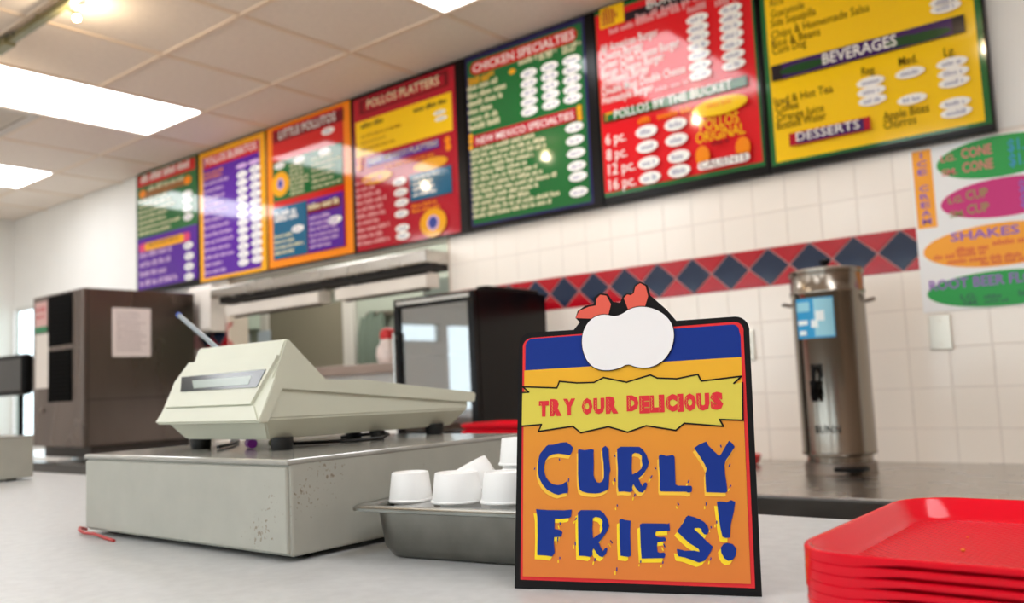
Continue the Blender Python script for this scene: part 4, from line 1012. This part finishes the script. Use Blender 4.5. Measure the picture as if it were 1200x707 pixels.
# ================================================================== CURLY FRIES SIGN
SA = (-.5164, .6231, CT+.0003); SANG = math.radians(19.62); TILT = math.radians(-11)
o = thing('counter_sign', 'orange cardboard counter sign reading TRY OUR DELICIOUS CURLY FRIES!', 'sign', SA, SANG)
U = 1e-4
def sl(pts, d, name, m, th=None, holes=None):
    """flat shape on the tilted card, d metres proud of its face"""
    rot = (TILT, 0, 0)
    if th:
        q = MB(); q.prism([(p[0]*U, p[1]*U) for p in pts], 'y', 0, th)
        return q.build(name, m, o, (0, 0, 0), rot)
    n = len(pts)
    if holes:
        bm = bmesh.new(); es = []
        for ringp in (pts, holes):
            vv = [bm.verts.new((p[0]*U, 0, p[1]*U)) for p in ringp]
            es += [bm.edges.new((vv[i], vv[(i+1) % len(vv)])) for i in range(len(vv))]
        bmesh.ops.triangle_fill(bm, use_beauty=True, use_dissolve=False, edges=es)
        me = bpy.data.meshes.new(name); bm.to_mesh(me); bm.free(); me.materials.append(m)
    else:
        me = pyme(name, [(p[0]*U, 0, p[1]*U) for p in pts], [tuple(range(n))], m)
    ob = link(name, me, None, o, (0, 0, 0), rot)
    ob.location = (0, -d*math.cos(TILT), -d*math.sin(TILT)*-1*-1)
    return ob
def arc(cx, cy, r, a0, a1, n=6): return [(cx+r*math.cos(math.radians(a0+(a1-a0)*i/n)), cy+r*math.sin(math.radians(a0+(a1-a0)*i/n))) for i in range(n+1)]
crest = [(1508, 2352), (1425, 2460), (1312, 2575), (1275, 2612), (1252, 2712), (1185, 2750), (1128, 2716), (1108, 2640), (1062, 2650), (1018, 2622), (992, 2560), (925, 2575), (876, 2655), (800, 2672), (745, 2632), (740, 2566), (658, 2556), (584, 2512), (562, 2444), (604, 2400), (545, 2330)]
outline = [(0, 0), (2127, 0), (2141, 2215)] + arc(2021, 2232, 122, 0, 88) + crest + arc(124, 2208, 124, 90, 178)
matte = lambda nm, c: mat('sign ink '+nm, c, 0.55, spec=.15)
K = matte('black', (14, 12, 13)); kb = matte('red', (216, 48, 50)); bl = matte('blue', (16, 48, 134)); ye = matte('amber', (230, 174, 46)); ban_m = matte('pale yellow', (214, 200, 80)); shd = matte('shadow yellow', (248, 216, 44)); shl = matte('light amber', (246, 196, 66)); txt = matte('text red', (214, 50, 58))
og = bpy.data.materials.new('sign orange fade'); og.use_nodes = True
nt = og.node_tree; bb = nt.nodes['Principled BSDF']; bb.inputs['Roughness'].default_value = .5; bb.inputs['Specular IOR Level'].default_value = .15
tc = nt.nodes.new('ShaderNodeTexCoord'); sp = nt.nodes.new('ShaderNodeSeparateXYZ'); mr = nt.nodes.new('ShaderNodeMapRange'); mr.inputs['From Max'].default_value = .17; mr.inputs['From Min'].default_value = .01
cr = nt.nodes.new('ShaderNodeMix'); cr.data_type = 'RGBA'; cr.inputs['A'].default_value = (*lin((216, 122, 54)), 1); cr.inputs['B'].default_value = (*lin((222, 150, 46)), 1)
nt.links.new(tc.outputs['Object'], sp.inputs[0]); nt.links.new(sp.outputs[2], mr.inputs[0]); nt.links.new(mr.outputs[0], cr.inputs['Factor']); nt.links.new(cr.outputs['Result'], bb.inputs['Base Color'])
sl(outline, 0, 'card', K, .0022)
sl([(55, 74), (2077, 64), (2092, 2190)] + arc(2014, 2226, 80, 0, 88, 5) + arc(130, 2190, 88, 90, 176, 5), .0003, 'red_border', kb)
inner = [(79, 104), (2045, 96), (2066, 2170)] + arc(2000, 2226, 56, 0, 88, 5) + arc(138, 2200, 68, 90, 176, 5)
sl(inner, .0005, 'blue_field', bl)
sl([(79, 104), (2045, 96), (2063, 1985), (63, 1964)], .0007, 'amber_field', ye)
sl([(79, 104), (2045, 96), (2055, 1500), (64, 1500)], .0009, 'orange_field', og)
# jagged banner with black outline
bx = sum(p[0] for p in BANNER)/len(BANNER)
sl(BANNER, .0012, 'banner', ban_m)
def stroke(pts, wdt, d, name, m, closed=False):
    vs, fs = [], []
    seq = list(zip(pts, pts[1:])) + ([(pts[-1], pts[0])] if closed else [])
    for a, c in seq:
        v = Vector((c[0]-a[0], c[1]-a[1])); L_ = v.length
        if L_ < 1e-6: continue
        v /= L_; nrm = Vector((-v.y, v.x))*wdt/2; ex = v*wdt*.35; k = len(vs)
        for p, s_, e_ in ((a, 1, -1), (c, 1, 1), (c, -1, 1), (a, -1, -1)):
            vs.append(((p[0]+nrm.x*s_+ex.x*e_)*U, 0, (p[1]+nrm.y*s_+ex.y*e_)*U))
        fs.append((k, k+1, k+2, k+3))
    me = pyme(name, vs, fs, m); ob = link(name, me, None, o, (0, -d*math.cos(TILT), -d*math.sin(TILT)*-1*-1), (TILT, 0, 0)); return ob
stroke(BANNER[:17], 14, .0015, 'banner_outline', K); stroke(BANNER[17:], 14, .0015, 'banner_outline', K)
ks = list(LETTERS)
for k_ in ks:
    pts, hole = LETTERS[k_]
    first = k_ in ('C', 'U', 'R', 'L', 'Y')
    dx, dy = (-14, -32) if first else (-24, -36)
    sl([(p[0]+dx, p[1]+dy) for p in pts], .0013, 'letter_shadow', shl if first else shd, None, [(p[0]+dx, p[1]+dy) for p in hole] if hole else None)
    sl(pts, .0017, 'letter', bl, None, hole)
rnd = random.Random(3)
vs, fs = [], []
vs2, fs2 = [], []
for sx, sy in SPECKS:
    for V_, F_, ox_, oy_ in ((vs, fs, 0, 0), (vs2, fs2, -16, -30)):
        if V_ is vs2 and sy > 1000: continue
        t = math.radians(60+(sx*7) % 70); L_ = 9+(sx % 9); k = len(V_)
        c_, s_ = math.cos(t), math.sin(t)
        for a, e in ((-L_, -5), (L_, -5), (L_, 5), (-L_, 5)):
            V_.append(((sx+ox_+a*c_-e*s_)*U, 0, (sy+oy_+a*s_+e*c_)*U))
        F_.append((k, k+1, k+2, k+3))
for V_, F_, nm, m_, d in ((vs, fs, 'ink_fleck', bl, .0018), (vs2, fs2, 'yellow_fleck', shd, .0014)):
    ob = link(nm, pyme(nm, V_, F_, m_), None, o, (0, -d*math.cos(TILT), -d*math.sin(TILT)), (TILT, 0, 0)); ob['kind'] = 'stuff'
for ch, xa, za_, xb, zb_ in SLOGAN:
    vs, fs, (u0, u1, v0, v1) = glyphs(ch, .085)
    sx, sy = (xb-xa)/(u1-u0), (zb_-za_)/(v1-v0)
    ob = link('slogan_letter', pyme('slogan_letter', [((xa+(v[0]-u0)*sx)*U, 0, (za_+(v[1]-v0)*sy)*U) for v in vs], fs, txt), None, o, (0, -.0016*math.cos(TILT), -.0016*math.sin(TILT)), (TILT, 0, 0))
    zz = []
    for k in range(9): zz.append((xa+(xb-xa)*.17+(8 if k % 2 else 0), za_+(zb_-za_)*(.14+.72*k/8)))
    stroke(zz, 2.6, .0019, 'letter_zigzag', ban_m)
# plain cut-out crest: coral lobes behind a plain white field (no picture on it)
coral = matte('coral', (222, 96, 80)); wh = matte('white', (236, 236, 236))
def ell(cx_, cy_, a, c, rot=0, n=28):
    r_ = math.radians(rot); return [(cx_+a*math.cos(t)*math.cos(r_)-c*math.sin(t)*math.sin(r_), cy_+a*math.cos(t)*math.sin(r_)+c*math.sin(t)*math.cos(r_)) for t in [2*PI*i/n for i in range(n)]]
sl([(565, 2440), (600, 2505), (612, 2512), (690, 2540), (762, 2548), (770, 2615), (806, 2650), (866, 2636), (908, 2550), (880, 2440), (760, 2420)], .0010, 'coral_lobe', coral)
sl([(1030, 2600), (1062, 2632), (1096, 2622), (1126, 2640), (1142, 2705), (1186, 2732), (1236, 2700), (1258, 2600), (1220, 2480), (1080, 2460)], .0010, 'coral_lobe', coral)
cloud = [(628, 2190), (640, 2300), (690, 2390), (760, 2440), (850, 2455), (940, 2425), (1010, 2440), (1090, 2490), (1190, 2505), (1300, 2480), (1400, 2420), (1470, 2330), (1490, 2220), (1470, 2110), (1410, 2010), (1330, 1950), (1230, 1925), (1130, 1940), (1060, 1975), (980, 1935), (880, 1920), (780, 1935), (700, 1990), (650, 2080)]
def soften(pts, n=2):
    for _ in range(n):
        out = []
        for a, e in zip(pts, pts[1:]+pts[:1]):
            out += [(a[0]*.75+e[0]*.25, a[1]*.75+e[1]*.25), (a[0]*.25+e[0]*.75, a[1]*.25+e[1]*.75)]
        pts = out
    return pts
cloud = soften(cloud)
sl([((p[0]-1060)*1.016+1060, (p[1]-2200)*1.03+2200) for p in cloud], .0020, 'crest_outline', K)
sl(cloud, .0023, 'crest_field', wh)
# easel strut on the back
q = MB(); q.prism([(.0045, .0002), (.080, .0002), (.083, .0002), (.0410, .185), (.0390, .185)], 'x', .120, .160)
q.build('easel_strut', mat('grey card back', (150, 146, 140), 0.7), o)
